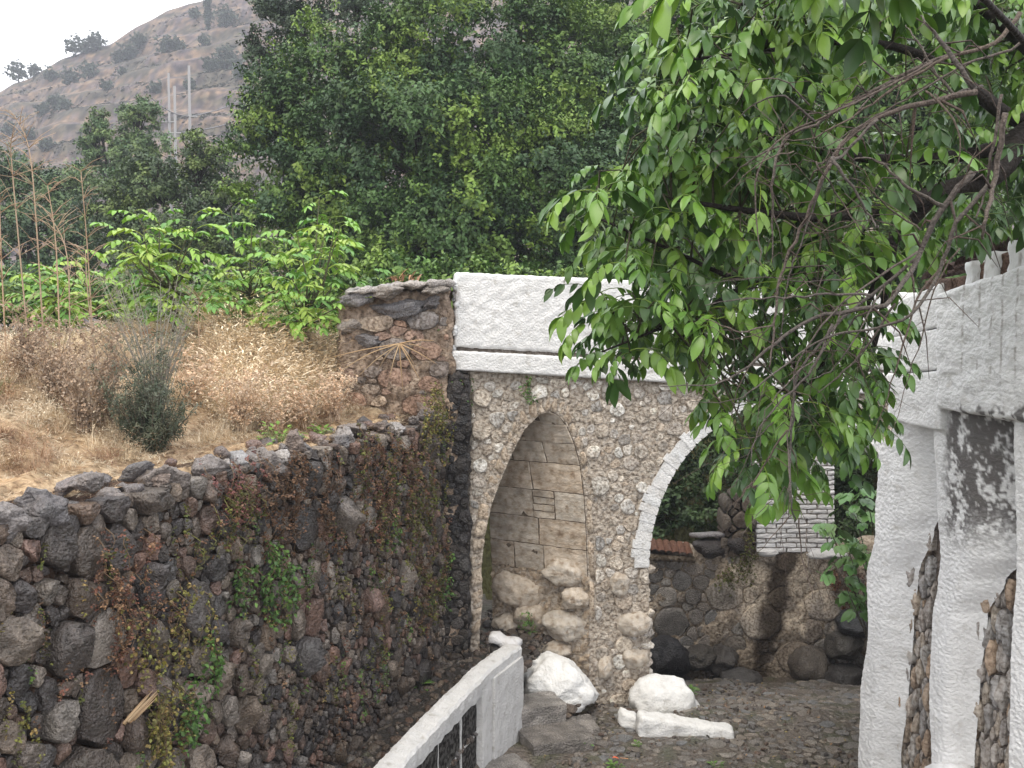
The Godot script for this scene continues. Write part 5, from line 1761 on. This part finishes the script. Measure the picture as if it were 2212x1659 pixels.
# ---------- weeds hanging on the walls
func hanging(called: String, label: String, fr: Dictionary, box: Array, n: int, leaf: Mesh, size: float, tones: Array, stem: Color, droop := 1.0, group := "weeds hanging on the dry stone wall") -> void:
	var a := uv(fr, box[0], box[1])
	var c := uv(fr, box[2], box[3])
	var top := maxf(a.y, c.y); var low := minf(a.y, c.y)
	var u0 := minf(a.x, c.x); var u1 := maxf(a.x, c.x)
	var w := thing(called, label, "weed", on(fr, Vector2((u0 + u1) / 2.0, low)), group)
	var b := MB.new()
	var xf := []; var cols := []
	for k in n:
		var u := lerpf(u0, u1, 0.5 + 0.28 * rng.randfn())
		var y := lerpf(top, low, pow(rng.randf(), 1.4) * 0.75)
		var l := minf(R(0.15, 0.5) * (top - low) * 1.6, y - low + 0.05)
		var p := Vector2(u, y)
		var h := R(0.03, 0.08)
		var pts := []
		var steps_ := maxi(4, int(l / 0.035))
		for s in steps_:
			var f := float(s) / steps_
			var q := on(fr, p, h + 0.09 * sin(PI * minf(f * 1.5, 1.0)) * R(0.5, 1.0))
			pts.append(q)
			for e in 1 + rng.randi() % 2:
				xf.append(Transform3D(Basis.from_euler(Vector3(R(-0.9, 0.9), R(0, TAU), R(-0.9, 0.9))) * Basis.from_scale(Vector3.ONE * size * R(0.6, 1.3)), q + Vector3(R(-1, 1), R(-1, 1), R(-1, 1)) * 0.03))
				var t: Color = pick(tones)
				cols.append(vary(t, 0.2))
			p += Vector2(R(-0.03, 0.03), -droop * l / steps_)
		if pts.size() > 1:
			tube(b, pts, [0.004, 0.003, 0.002], stem, 4)
	part("stems", b.mesh(), M.straw, w)
	many("leaves", leaf, M.leaf_weed, xf, cols, w, true)

func wall_weeds() -> void:
	rng.seed = 444
	var round_leaf := sprig(71, 4, 0.026, 0.045, 0.8)
	var tiny := sprig(72, 6, 0.018, 0.03, 0.8)
	var broad := sprig(73, 3, 0.045, 0.06, 0.7)
	rng.seed = 445
	var red := [Color(0.22, 0.1, 0.07), Color(0.3, 0.17, 0.1), Color(0.17, 0.09, 0.07), Color(0.34, 0.21, 0.12)]
	var rust := [Color(0.17, 0.095, 0.06), Color(0.12, 0.075, 0.05), Color(0.22, 0.13, 0.08)]
	var yellow := [Color(0.3, 0.27, 0.07), Color(0.24, 0.24, 0.07), Color(0.34, 0.25, 0.1), Color(0.2, 0.18, 0.07)]
	var green := [Color(0.1, 0.19, 0.05), Color(0.14, 0.25, 0.06), Color(0.08, 0.14, 0.045)]
	var olive := [Color(0.13, 0.15, 0.045), Color(0.18, 0.19, 0.05), Color(0.1, 0.1, 0.04)]
	var stem := Color(0.2, 0.14, 0.09)
	hanging("hanging_weed", "rusty red dried weed trailing in long strands at the left of the wall", WL, [196, 1140, 262, 1430], 16, tiny, 1.0, red, stem)
	hanging("hanging_weed", "pale rusty strands hanging just right of the long red weed", WL, [262, 1150, 330, 1360], 9, tiny, 1.0, red, stem)
	hanging("hanging_weed", "yellow green weed cushion in the middle of the wall's left half", WL, [280, 1295, 435, 1410], 24, round_leaf, 0.9, yellow, stem)
	hanging("hanging_weed", "yellow weed tuft hanging at the bottom edge of the picture", WL, [288, 1500, 372, 1665], 27, round_leaf, 0.95, yellow, stem)
	hanging("hanging_weed", "green leafy weed right of the yellow tuft at the wall's bottom", WL, [362, 1470, 415, 1600], 11, broad, 0.8, green, stem)
	hanging("hanging_weed", "bright green creeper in the centre of the wall", WL, [545, 1170, 628, 1330], 14, broad, 0.8, green, stem)
	hanging("hanging_weed", "small green creeper left of the bright one", WL, [478, 1220, 526, 1310], 8, broad, 0.75, green, stem)
	hanging("hanging_weed", "green weed with broad leaves below the yellow cushion", WL, [415, 1365, 485, 1470], 8, broad, 0.9, green, stem)
	hanging("hanging_weed", "tangle of olive stems below the coping stones", WL, [395, 1075, 545, 1190], 21, tiny, 1.1, olive + rust, Color(0.22, 0.22, 0.08))
	hanging("hanging_weed", "dark red weed spikes just under the coping", WL, [440, 1000, 560, 1120], 16, tiny, 1.0, [Color(0.24, 0.1, 0.09), Color(0.18, 0.08, 0.07)], stem)
	hanging("hanging_weed", "brown dried creeper under the middle of the coping", WL, [560, 985, 720, 1150], 27, tiny, 1.1, rust, stem)
	hanging("hanging_weed", "rust brown dried creeper covering the wall top near the bridge", WL, [720, 930, 900, 1130], 34, tiny, 1.1, rust + red + olive, stem)
	hanging("hanging_weed", "brown withered growth on the wall just before the dark corner", WL, [820, 1100, 950, 1330], 20, tiny, 1.1, rust + olive, stem)
	hanging("hanging_weed", "yellow green vine hanging beside the ruined wall end", WL, [902, 830, 962, 1000], 27, round_leaf, 0.95, olive + yellow, stem)
	hanging("hanging_weed", "green vine strands right under the yellow green vine", WL, [850, 1010, 935, 1150], 16, round_leaf, 0.9, olive, stem)
	hanging("hanging_weed", "light green sprig low on the wall near the bridge", WL, [815, 1110, 850, 1200], 4, round_leaf, 1.0, green, stem)
	hanging("hanging_weed", "green leaves growing from the corner at the arch foot", WL, [935, 1205, 985, 1280], 5, broad, 0.9, green, stem)
	hanging("hanging_weed", "dark green fern tuft in the mouldy corner under the parapet", WB, [975, 808, 1012, 890], 14, round_leaf, 0.9, [Color(0.06, 0.12, 0.035), Color(0.09, 0.16, 0.04)], stem, 1.0, "weeds on the bridge")
	hanging("hanging_weed", "thin green weed hanging from the parapet ledge above the arch", WB, [1110, 812, 1150, 870], 5, broad, 0.7, green, stem, 1.0, "weeds on the bridge")
	hanging("hanging_weed", "small weed growing out of the ruined wall end", WB, [935, 700, 962, 735], 4, round_leaf, 0.9, green, stem, 1.0, "weeds on the bridge")
	hanging("hanging_weed", "moss green weed in the footing under the pointed arch", WB, [1120, 1320, 1165, 1365], 8, tiny, 1.0, green, stem, 1.0, "weeds on the bridge")
	hanging("hanging_weed", "mossy weed on the damp wall left of the brick pier", WK, [1590, 1130, 1632, 1260], 14, round_leaf, 1.1, olive, stem, 1.0, "weeds on the damp wall")
	hanging("hanging_weed", "yellowish moss clump below the pale slab on the damp wall", WK, [1530, 1220, 1590, 1280], 12, round_leaf, 1.1, olive, stem, 1.0, "weeds on the damp wall")
	hanging("hanging_weed", "rusty dried ferns on the damp wall near the fig", WK, [1790, 1225, 1850, 1320], 12, tiny, 1.6, red, stem, 1.0, "weeds on the damp wall")
	# thin strands scattered over the whole wall
	var sx := []; var sc := []
	for k in 300:
		var p := Vector2(R(-0.1, 6.4), R(1.0, 3.35))
		if nz.get_noise_2d(p.x * 0.9 + 20.0, p.y * 0.9) < -0.1:
			continue
		var tn: Array = pick([rust, olive, red, yellow, green, olive])
		for s in 4 + rng.randi() % 9:
			sx.append(Transform3D(Basis.from_euler(Vector3(R(-0.9, 0.9), R(0, TAU), R(-0.9, 0.9))) * Basis.from_scale(Vector3.ONE * R(0.6, 1.2)), on(WL, p, R(0.04, 0.1))))
			sc.append(vary(pick(tn), 0.2))
			p += Vector2(R(-0.025, 0.025), -0.03)
	tag(many("creeping_weeds", tiny, M.leaf_weed, sx, sc, null, true), "thin dry and green strands creeping all over the dry stone wall", "weeds")
	# tufts on the ground: leafy rosettes
	for e in [[1488, 1480, -0.3, 0.16, "green weed at the foot of the damp wall by the black boulder"], [1262, 1590, 0.15, 0.12, "long-leaved green weed on the lane edge beside the steps"], [1375, 1592, 0.1, 0.06, "tiny weed before the small kerb stone"], [1440, 1600, 0.1, 0.06, "small green weed below the long kerb stone"], [1590, 1595, 0.05, 0.08, "grass tuft at the right end of the long kerb stone"], [1330, 1640, 0.12, 0.1, "green weed among the cobbles near the orange scrap"], [1545, 1640, 0.1, 0.1, "green weed at the bottom edge on the cobbles"], [905, 1470, 0.62, 0.2, "broad-leaved plant in the channel at the wall foot"], [905, 1540, 0.55, 0.14, "small leafy plant lower in the channel"]]:
		var p := at_height(e[0], e[1] + 20, e[2])
		var w := thing("ground_weed", e[4], "weed", p, "weeds on the lane")
		var b := MB.new()
		for k in 22:
			var an := R(0, TAU)
			var d := Vector3(cos(an), R(0.4, 1.6), sin(an)).normalized()
			var l: float = e[3] * R(0.5, 1.2)
			var o: Vector3 = p + Vector3(R(-1, 1), 0, R(-1, 1)) * e[3] * 0.35
			tube(b, [o, o + d * l * 0.7], [0.003, 0.002], Color(0.12, 0.2, 0.05), 4)
			leaflet(b, o + d * l * 0.5, (d + Vector3(cos(an), -0.2, sin(an)) * 0.6), Vector3.UP, l * 0.6, l * 0.28, 0.2, 0.7, vary(Color(0.12, 0.22, 0.055), 0.25), 3)
		part("leaves", b.mesh(), M.leaf_weed, w)
	# a scrap of orange on the cobbles, and fallen sticks
	var p := at_height(1322, 1637, 0.16)
	var b := MB.new()
	leaflet(b, p, Vector3(1, 0.2, 0.1), Vector3.UP, 0.07, 0.035, 0.4, 0.8, Color(0.7, 0.14, 0.06), 5)
	tube(b, [p + Vector3(0.08, 0, 0), p + Vector3(0.16, 0.0, 0.02)], [0.004], Color(0.6, 0.3, 0.15), 5)
	single("orange_scrap", b.mesh(), M.plain, "small orange red scrap lying on the cobbles", "litter")
	b = MB.new()
	var s0 := on(WL, uv(WL, 215, 1590), 0.1)
	var s1 := on(WL, uv(WL, 305, 1490), 0.12)
	for k in 14:
		var o := Vector3(R(-1, 1), R(-1, 1), R(-1, 1)) * 0.018
		tube(b, [s0.lerp(s1, R(0.25, 0.45)) + o, s0.lerp(s1, R(0.55, 0.7)) + o * 1.2, s0.lerp(s1, R(0.75, 1.0)) + o * 1.6], [0.01, 0.009, 0.002], vary(Color(0.36, 0.25, 0.15), 0.3), 5)
	single("broken_wood", b.mesh(), M.straw, "splintered piece of pale wood stuck in the dry stone wall", "wood")
	# a bundle of dry roots on the ruined wall end
	var fr := frame(WB.o + WB.n * 0.2, WB.u)
	var w := thing("dry_roots", "bundle of pale dry roots lying against the ruined wall end", "roots", on(fr, uv(fr, 855, 745)))
	b = MB.new()
	var hub := on(fr, uv(fr, 862, 742), 0.08)
	for e in [[735, 800], [700, 775], [770, 815], [815, 800], [895, 790], [925, 755], [940, 785], [870, 850], [905, 820], [840, 815], [935, 735]]:
		var t := on(fr, uv(fr, e[0], e[1]), R(0.05, 0.25))
		tube(b, smooth([hub, hub.lerp(t, 0.5) + Vector3(0, R(0.0, 0.06), 0.05), t], 4), [0.009, 0.008, 0.007, 0.006, 0.006, 0.005, 0.004, 0.003, 0.002], vary(Color(0.42, 0.3, 0.18), 0.2), 5)
	part("root", b.mesh(), M.straw, w)
	# dry leaves standing on the wall end
	w = thing("dry_plant", "withered reddish plant on top of the ruined wall end", "dry plant", on(fr, uv(fr, 890, 606)))
	b = MB.new()
	var c0 := on(fr, uv(fr, 888, 606), -0.3)
	for k in 26:
		var an := R(0, TAU)
		leaflet(b, c0 + Vector3(R(-0.2, 0.1), 0, R(-0.1, 0.1)), Vector3(cos(an) * 0.6, R(0.3, 1.4), sin(an) * 0.6), Vector3.UP + Vector3(cos(an), 0, sin(an)) * 0.3, R(0.08, 0.22), 0.02, 0.3, R(0.6, 1.6), vary(Color(0.36, 0.2, 0.12), 0.25), 4)
	part("leaves", b.mesh(), M.leaf_weed, w)

# ---------- grass, stalks and shrubs of the terrace
func blade_clump(sd: int, n: int, h: float, spread: float, lean: float, heads: bool) -> ArrayMesh:
	rng.seed = sd
	var b := MB.new()
	for k in n:
		var an := R(0, TAU)
		var o := Vector3(R(-1, 1), 0, R(-1, 1)) * spread
		var d := Vector3(cos(an) * lean, 1.0, sin(an) * lean).normalized()
		var l := h * R(0.5, 1.2)
		var side := d.cross(Vector3(cos(an), 0, sin(an))).normalized()
		if side.length() < 0.1:
			side = Vector3.RIGHT
		var p := o
		var base := b.v.size()
		var c := vary(Color(0.9, 0.9, 0.9), 0.12)
		for s in 5:
			var wd := 0.0035 * (1.0 - s / 4.3)
			b.add(p - side * wd, c); b.add(p + side * wd, c)
			p += d * l / 4.0
			d = (d + Vector3(cos(an), -0.35, sin(an)) * 0.18 * R(0.3, 1.4)).normalized()
		for s in 4:
			var q := base + s * 2
			b.quad(q, q + 2, q + 3, q + 1)
		if heads:
			leaflet(b, p - d * 0.05, d, Vector3.UP, R(0.05, 0.1), 0.014, 0.3, 0.8, c, 3)
	return b.mesh()

func dead_weed(b: MB, foot: Vector3, n: int, h: float, spread: float, col: Color, tips: Array) -> void:
	for k in n:
		var an := R(0, TAU)
		var top := foot + Vector3(cos(an) * spread * R(0.2, 1.0), h * R(0.55, 1.1), sin(an) * spread * R(0.2, 1.0))
		var f := foot + Vector3(R(-0.06, 0.06), 0, R(-0.06, 0.06))
		var pts := smooth([f, f.lerp(top, 0.4) + Vector3(cos(an), 0, sin(an)) * -0.04, top], 4)
		tube(b, pts, [0.006, 0.0055, 0.005, 0.0045, 0.004, 0.0035, 0.003, 0.002, 0.0015], vary(col, 0.2), 4)
		for s in range(2, pts.size()):
			for e in 2:
				var a2 := R(0, TAU)
				var q: Vector3 = pts[s] + Vector3(cos(a2), R(0.4, 1.2), sin(a2)).normalized() * R(0.05, 0.16)
				tube(b, [pts[s], q], [0.0022, 0.001], vary(col, 0.2), 3)
				tips.append(q)
				tips.append(pts[s].lerp(q, 0.6))

func terrace_plants() -> void:
	# straw covering the terrace
	var clump := [blade_clump(81, 26, 0.34, 0.09, 0.8, true), blade_clump(82, 26, 0.26, 0.1, 1.3, false), blade_clump(83, 22, 0.42, 0.07, 0.5, true)]
	var litter := blade_clump(84, 16, 0.2, 0.14, 4.0, false)
	rng.seed = 555
	var gold := [Color(0.72, 0.61, 0.44), Color(0.8, 0.7, 0.54), Color(0.63, 0.51, 0.37), Color(0.75, 0.64, 0.48)]
	var brown := [Color(0.4, 0.27, 0.18), Color(0.46, 0.31, 0.2), Color(0.34, 0.22, 0.15)]
	var xfs := [[], [], [], []]
	var cs := [[], [], [], []]
	for k in 13000:
		var t := R(-0.15, 1.12)
		var w: float = 0.2 + 5.5 * pow(rng.randf(), 1.3)
		var p := terrace_point(t, w)
		var patch := nz.get_noise_2d(p.x * 1.1, p.z * 1.1 + 12.0)
		var sx := 1106.0 + p.x / -p.z * F
		var mound := exp(-pow((sx - 590.0) / 130.0, 2.0)) * smoothstep(0.6, 1.2, w)
		var low := w < 0.7 or patch < -0.15 and mound < 0.4
		if sx > 860:
			low = true
		var n := 3 if low else rng.randi() % 3
		if low and rng.randf() < 0.35:
			continue
		if not low and mound < 0.3 and rng.randf() < 0.35:
			n = 3
		var s := R(0.7, 1.1) * (0.95 + 0.2 * mound) * (0.55 if mound < 0.3 else 1.0)
		xfs[n].append(Transform3D(Basis.from_euler(Vector3(R(-0.2, 0.2), R(0, 6), R(-0.2, 0.2))) * Basis.from_scale(Vector3.ONE * s), p))
		var c: Color = pick(gold)
		if nz.get_noise_2d(p.x * 1.7 + 40.0, p.z * 1.7) > 0.3 or low and rng.randf() < 0.35:
			c = pick(brown) if mound < 0.35 else c
		if mound > 0.4:
			c = c * 1.15
		cs[n].append(vary(c, 0.18))
	for n in 4:
		var g := many("dry_grass", clump[n] if n < 3 else litter, M.straw, xfs[n], cs[n], null, true)
		tag(g, ["golden seeded dry grass on the terrace mound", "leaning golden dry grass between the stalks", "tall straw on the terrace", "flattened brown straw and litter on the terrace edge"][n], "dry grass")
	# green blades between the straw
	var gx := []; var gc := []
	for k in 260:
		var p := terrace_point(R(0.1, 0.75), R(1.4, 4.5))
		if nz.get_noise_2d(p.x * 0.8 + 9.0, p.z * 0.8) > 0.0:
			gx.append(Transform3D(Basis.from_euler(Vector3(0, R(0, 6), 0)) * Basis.from_scale(Vector3.ONE * R(0.4, 0.8)), p))
			gc.append(vary(Color(0.2, 0.26, 0.09), 0.2))
	tag(many("green_grass", clump[1], M.leaf_weed, gx, gc, null, true), "sparse green grass blades among the straw", "grass")
	# rust brown weeds standing in the straw
	var fleck := sprig(74, 5, 0.02, 0.03, 0.8)
	rng.seed = 556
	var brownlist := [[585, 9.4, 0.45, 0.3, 14, "rust brown dried weed in front of the golden mound"], [650, 9.9, 0.4, 0.28, 12, "brown dried weed at the right of the golden mound"], [520, 9.2, 0.5, 0.28, 18, "brown dried weed between the dark shrub and the mound"], [720, 10.3, 0.4, 0.28, 16, "low brown dried weed near the ruined wall end"], [180, 8.0, 0.55, 0.26, 18, "tangled dark brown dead weed left of the dark shrub"], [120, 8.4, 0.6, 0.32, 20, "thin brown dead weed further left on the terrace edge"], [225, 8.3, 0.75, 0.2, 14, "tall brown dead weed leaning into the dark shrub"], [50, 8.8, 0.5, 0.3, 16, "brown dead weed at the left edge of the terrace"], [420, 9.6, 0.45, 0.3, 14, "pale dead weed behind the dark shrub"]]
	for e in brownlist:
		var foot := terrace_px(e[0], e[1])
		var w := thing("dead_weed", e[5], "dry weed", foot, "dead weeds on the terrace")
		var b := MB.new()
		var tips := []
		var c := Color(0.33, 0.25, 0.185) if e[0] < 300 else Color(0.58, 0.44, 0.32)
		dead_weed(b, foot, e[4], e[2], e[3], c, tips)
		part("stems", b.mesh(), M.straw, w)
		var xf := []; var cols := []
		for t in tips:
			xf.append(Transform3D(Basis.from_euler(Vector3(R(0, 6), R(0, 6), 0)) * Basis.from_scale(Vector3.ONE * R(0.6, 1.1)), t))
			cols.append(vary(c * 1.2, 0.25))
		many("seed_heads", fleck, M.straw, xf, cols, w, true)
	# dark grey green shrub
	rng.seed = 557
	var sf := terrace_px(318, 8.0)
	var sh := thing("dark_shrub", "feathery dark green shrub on the terrace edge above the wall", "shrub", sf)
	var b := MB.new()
	var xf := []; var cols := []
	for k in 80:
		var an := R(0, TAU)
		var lean := R(0.1, 1.25)
		var len_: float = lerpf(0.75, 0.5, lean) * R(0.5, 1.3)
		var d := Vector3(cos(an) * lean, 1.0, sin(an) * lean).normalized()
		var top := sf + d * len_
		var pts := smooth([sf + Vector3(R(-0.06, 0.06), -0.03, R(-0.06, 0.06)), sf.lerp(top, 0.5) + Vector3(cos(an), 0, sin(an)) * 0.03, top], 6)
		tube(b, pts, [0.007, 0.006, 0.0055, 0.005, 0.0045, 0.004, 0.0035, 0.003, 0.0025, 0.002, 0.0015, 0.001, 0.001], vary(Color(0.12, 0.1, 0.08), 0.2), 4)
		for s in range(2, pts.size()):
			for e in 3:
				var f := float(s) / pts.size()
				if f > 0.5 and rng.randf() < f * 0.8:
					continue
				xf.append(Transform3D(Basis.from_euler(Vector3(R(-0.8, 0.8), R(0, 6), R(-0.8, 0.8))) * Basis.from_scale(Vector3.ONE * R(0.7, 1.2)), pts[s] + Vector3(R(-1, 1), R(-1, 1), R(-1, 1)) * 0.04))
				cols.append(vary(pick([Color(0.07, 0.09, 0.06), Color(0.1, 0.12, 0.08), Color(0.15, 0.165, 0.12)]), 0.2))
	part("stems", b.mesh(), M.straw, sh)
	many("foliage", sprig(75, 9, 0.035, 0.05, 0.22), M.leaf_weed, xf, cols, sh, true)
	# pale feathery sprays rising above it
	var bp := MB.new()
	var tips2 := []
	dead_weed(bp, terrace_px(335, 8.5), 46, 1.15, 0.5, Color(0.3, 0.28, 0.24), tips2)
	var sp := thing("grey_weed", "grey feathery dead weed rising behind the dark shrub", "dry weed", terrace_px(335, 8.5))
	part("stems", bp.mesh(), M.straw, sp)
	xf = []; cols = []
	for t in tips2:
		xf.append(Transform3D(Basis.from_euler(Vector3(R(0, 6), R(0, 6), 0)) * Basis.from_scale(Vector3.ONE * R(0.4, 0.8)), t))
		cols.append(vary(Color(0.24, 0.25, 0.17), 0.2))
	many("seed_heads", fleck, M.straw, xf, cols, sp, true)
	# tall bare stalks at the left: [foot x, depth, points..., label]
	var stalks := [[68, 9.0, [[30, 380], [20, 300]], "tall pale dry stalk at the left edge with a bent tip"], [98, 9.2, [[85, 480], [62, 320], [32, 250]], "tallest pale dry stalk, leaning left at its top"], [130, 9.0, [[118, 540], [100, 400]], "third tall dry stalk from the left"], [150, 9.4, [[140, 560], [115, 470]], "dry stalk leaning left behind the tallest one"], [205, 9.3, [[195, 560], [178, 370]], "reddish dry stalk left of the young walnut"], [15, 9.1, [[8, 560], [-5, 420]], "dry stalk cut by the left picture edge"], [215, 9.0, [[196, 650], [185, 540]], "short dry stalk beside the reddish one"], [436, 10.4, [[430, 700], [427, 640]], "slim pale grass stalk before the fullest leaves"]]
	for e in stalks:
		var foot := terrace_px(e[0], e[1])
		var pts := [foot]
		for q in e[2]:
			pts.append(P(q[0] + R(-7, 7), q[1], e[1] + R(-0.1, 0.1)))
		var sm := smooth(pts, 5)
		var w := thing("dry_stalk", e[3], "dry stalk", foot, "tall dry stalks at the left")
		var m := MB.new()
		var rad := []
		for k in sm.size():
			rad.append(lerpf(0.008, 0.0025, float(k) / sm.size()))
		var col := vary(Color(0.42, 0.31, 0.22), 0.15)
		tube(m, sm, rad, col, 5)
		part("stem", m.mesh(), M.straw, w)
		m = MB.new()
		for k in range(2, sm.size()):
			for s in 3:
				var an := R(0, TAU)
				var l := R(0.1, 0.4) * (1.1 - 0.5 * float(k) / sm.size())
				var d := Vector3(cos(an), R(0.2, 0.9), sin(an) * 0.7).normalized()
				var q: Vector3 = sm[k] + d * l
				tube(m, [sm[k], sm[k].lerp(q, 0.5) + Vector3(0, 0.02, 0), q], [0.0035, 0.0025, 0.0012], vary(col, 0.15), 4)
				if rng.randf() < 0.5:
					tube(m, [sm[k].lerp(q, 0.6), sm[k].lerp(q, 0.6) + Vector3(cos(an + 1.0), 0.5, sin(an + 1.0)) * l * 0.35], [0.002, 0.001], col, 3)
		part("side_twigs", m.mesh(), M.straw, w, true)
	# small green plant on the coping
	rng.seed = 558
	for e in [[600, 905, 9.0, 0.2, "bright green leafy plant on the coping of the wall"], [695, 890, 9.8, 0.12, "small green weed on the coping right of the bright plant"]]:
		var f := terrace_px(e[0], e[2])
		var g := thing("coping_plant", e[4], "plant", f, "green plants on the coping")
		var m := MB.new()
		for k in 70:
			var an := R(0, TAU)
			var d := Vector3(cos(an) * R(0.3, 1.2), R(0.3, 1.0), sin(an) * R(0.3, 1.2)).normalized()
			var q: Vector3 = f + d * e[3] * R(0.5, 1.2)
			tube(m, [f, q], [0.003, 0.0015], Color(0.14, 0.2, 0.06), 3)
			leaflet(m, q, (d + Vector3(0, -0.5, 0)), Vector3.UP, R(0.04, 0.07), 0.035, 0.2, 0.6, vary(Color(0.16, 0.28, 0.05), 0.25), 3)
		part("leaves", m.mesh(), M.leaf_weed, g)

# a fig with lobed leaves at the corner of the stair wall
func fig() -> void:
	rng.seed = 666
	var foot := Vector3(3.8, -0.05, -10.5)
	var w := thing("fig_bush", "fig bush with lobed leaves in the gap beside the first white pier", "bush", foot)
	var lm := []
	for v in 4:
		var b := MB.new()
		var base := vary(Color(0.09, 0.18, 0.05), 0.25)
		tube(b, [Vector3(0, 0, -0.06), Vector3.ZERO], [0.003], base, 4)
		for k in 5:
			var an := (k - 2) * 0.62
			var l: float = [0.075, 0.11, 0.14, 0.11, 0.075][k]
			leaflet(b, Vector3(0, 0.001 * k, 0), Vector3(sin(an), -0.1, cos(an)), Vector3(R(-0.1, 0.1), 1, 0), l, l * 0.62, R(-0.05, 0.15), R(0.2, 0.6), vary(base, 0.05), 5)
		lm.append(b.mesh())
	var b := MB.new()
	var leaves := []
	for e in [[1868, 1205], [1835, 1195], [1815, 1240], [1862, 1262], [1872, 1300], [1838, 1300], [1845, 1150], [1880, 1110], [1810, 1165], [1788, 1130], [1870, 1060], [1840, 1085]]:
		var tip := P(e[0], e[1], R(9.9, 10.6))
		var m := foot.lerp(tip, 0.55) + Vector3(0.12, 0.05, 0)
		tube(b, smooth([foot, m, tip], 4), [0.016, 0.014, 0.012, 0.011, 0.01, 0.008, 0.006, 0.005, 0.004], Color(0.16, 0.15, 0.12), 5)
		for k in 7:
			leaves.append(tip + Vector3(R(-1, 1), R(-0.8, 0.8), R(-1, 1)) * 0.16)
	part("stems", b.mesh(), M.bark, w)
	for p in leaves:
		var o := MeshInstance3D.new()
		o.name = "leaf"
		o.mesh = lm[rng.randi() % 4]
		o.material_override = M.leaf_walnut
		w.add_child(o, true)
		var an := R(0, TAU)
		o.transform = Transform3D(turned(Vector3(cos(an), -0.5, sin(an) + 0.6), R(-0.4, 0.4)) * Basis.from_scale(Vector3.ONE * R(0.7, 1.2)), p - foot)

func _ready() -> void:
	# camera
	var cam := Camera3D.new()
	cam.name = "camera"
	cam.fov = 40.0
	cam.position = Vector3(0, EYE, 0)
	cam.rotation.x = -TILT
	cam.near = 0.1
	cam.far = 900.0
	add_child(cam)
	cam.current = true
	# rainy, white sky
	var env := Environment.new()
	env.background_mode = Environment.BG_SKY
	var sky := Sky.new()
	var sm := ProceduralSkyMaterial.new()
	sm.sky_top_color = Color(0.955, 0.962, 0.985)
	sm.sky_horizon_color = Color(0.97, 0.975, 0.99)
	sm.ground_horizon_color = Color(0.5, 0.48, 0.45)
	sm.ground_bottom_color = Color(0.2, 0.19, 0.17)
	sm.sky_energy_multiplier = 1.0
	sky.sky_material = sm
	env.sky = sky
	env.tonemap_mode = Environment.TONE_MAPPER_LINEAR
	env.tonemap_exposure = 2.85
	env.fog_enabled = true
	env.fog_density = 0.0011
	env.fog_light_color = Color(0.9, 0.92, 0.97)
	env.sdfgi_enabled = true
	env.ssao_enabled = true
	env.ssil_enabled = true
	var we := WorldEnvironment.new()
	we.name = "environment"
	we.environment = env
	add_child(we)
	var sun := DirectionalLight3D.new()
	sun.name = "sun"
	sun.light_energy = 0.3
	sun.light_angular_distance = 40.0
	sun.light_color = Color(1.0, 0.97, 0.92)
	sun.rotation = Vector3(deg_to_rad(-62), deg_to_rad(-25), 0)
	sun.shadow_enabled = true
	add_child(sun)
	nz.seed = 5
	nz.frequency = 1.0
	nz.noise_type = FastNoiseLite.TYPE_SIMPLEX_SMOOTH
	nz.fractal_type = FastNoiseLite.FRACTAL_NONE
	materials()
	frames()
	ground()
	left_wall()
	bridge()
	abutment()
	stair_wall()
	back_wall()
	whitewashed_stones()
	channel_wall()
	steps()
	lane()
	hill()
	trees()
	saplings()
	walnut()
	terrace_plants()
	wall_weeds()
	fig()
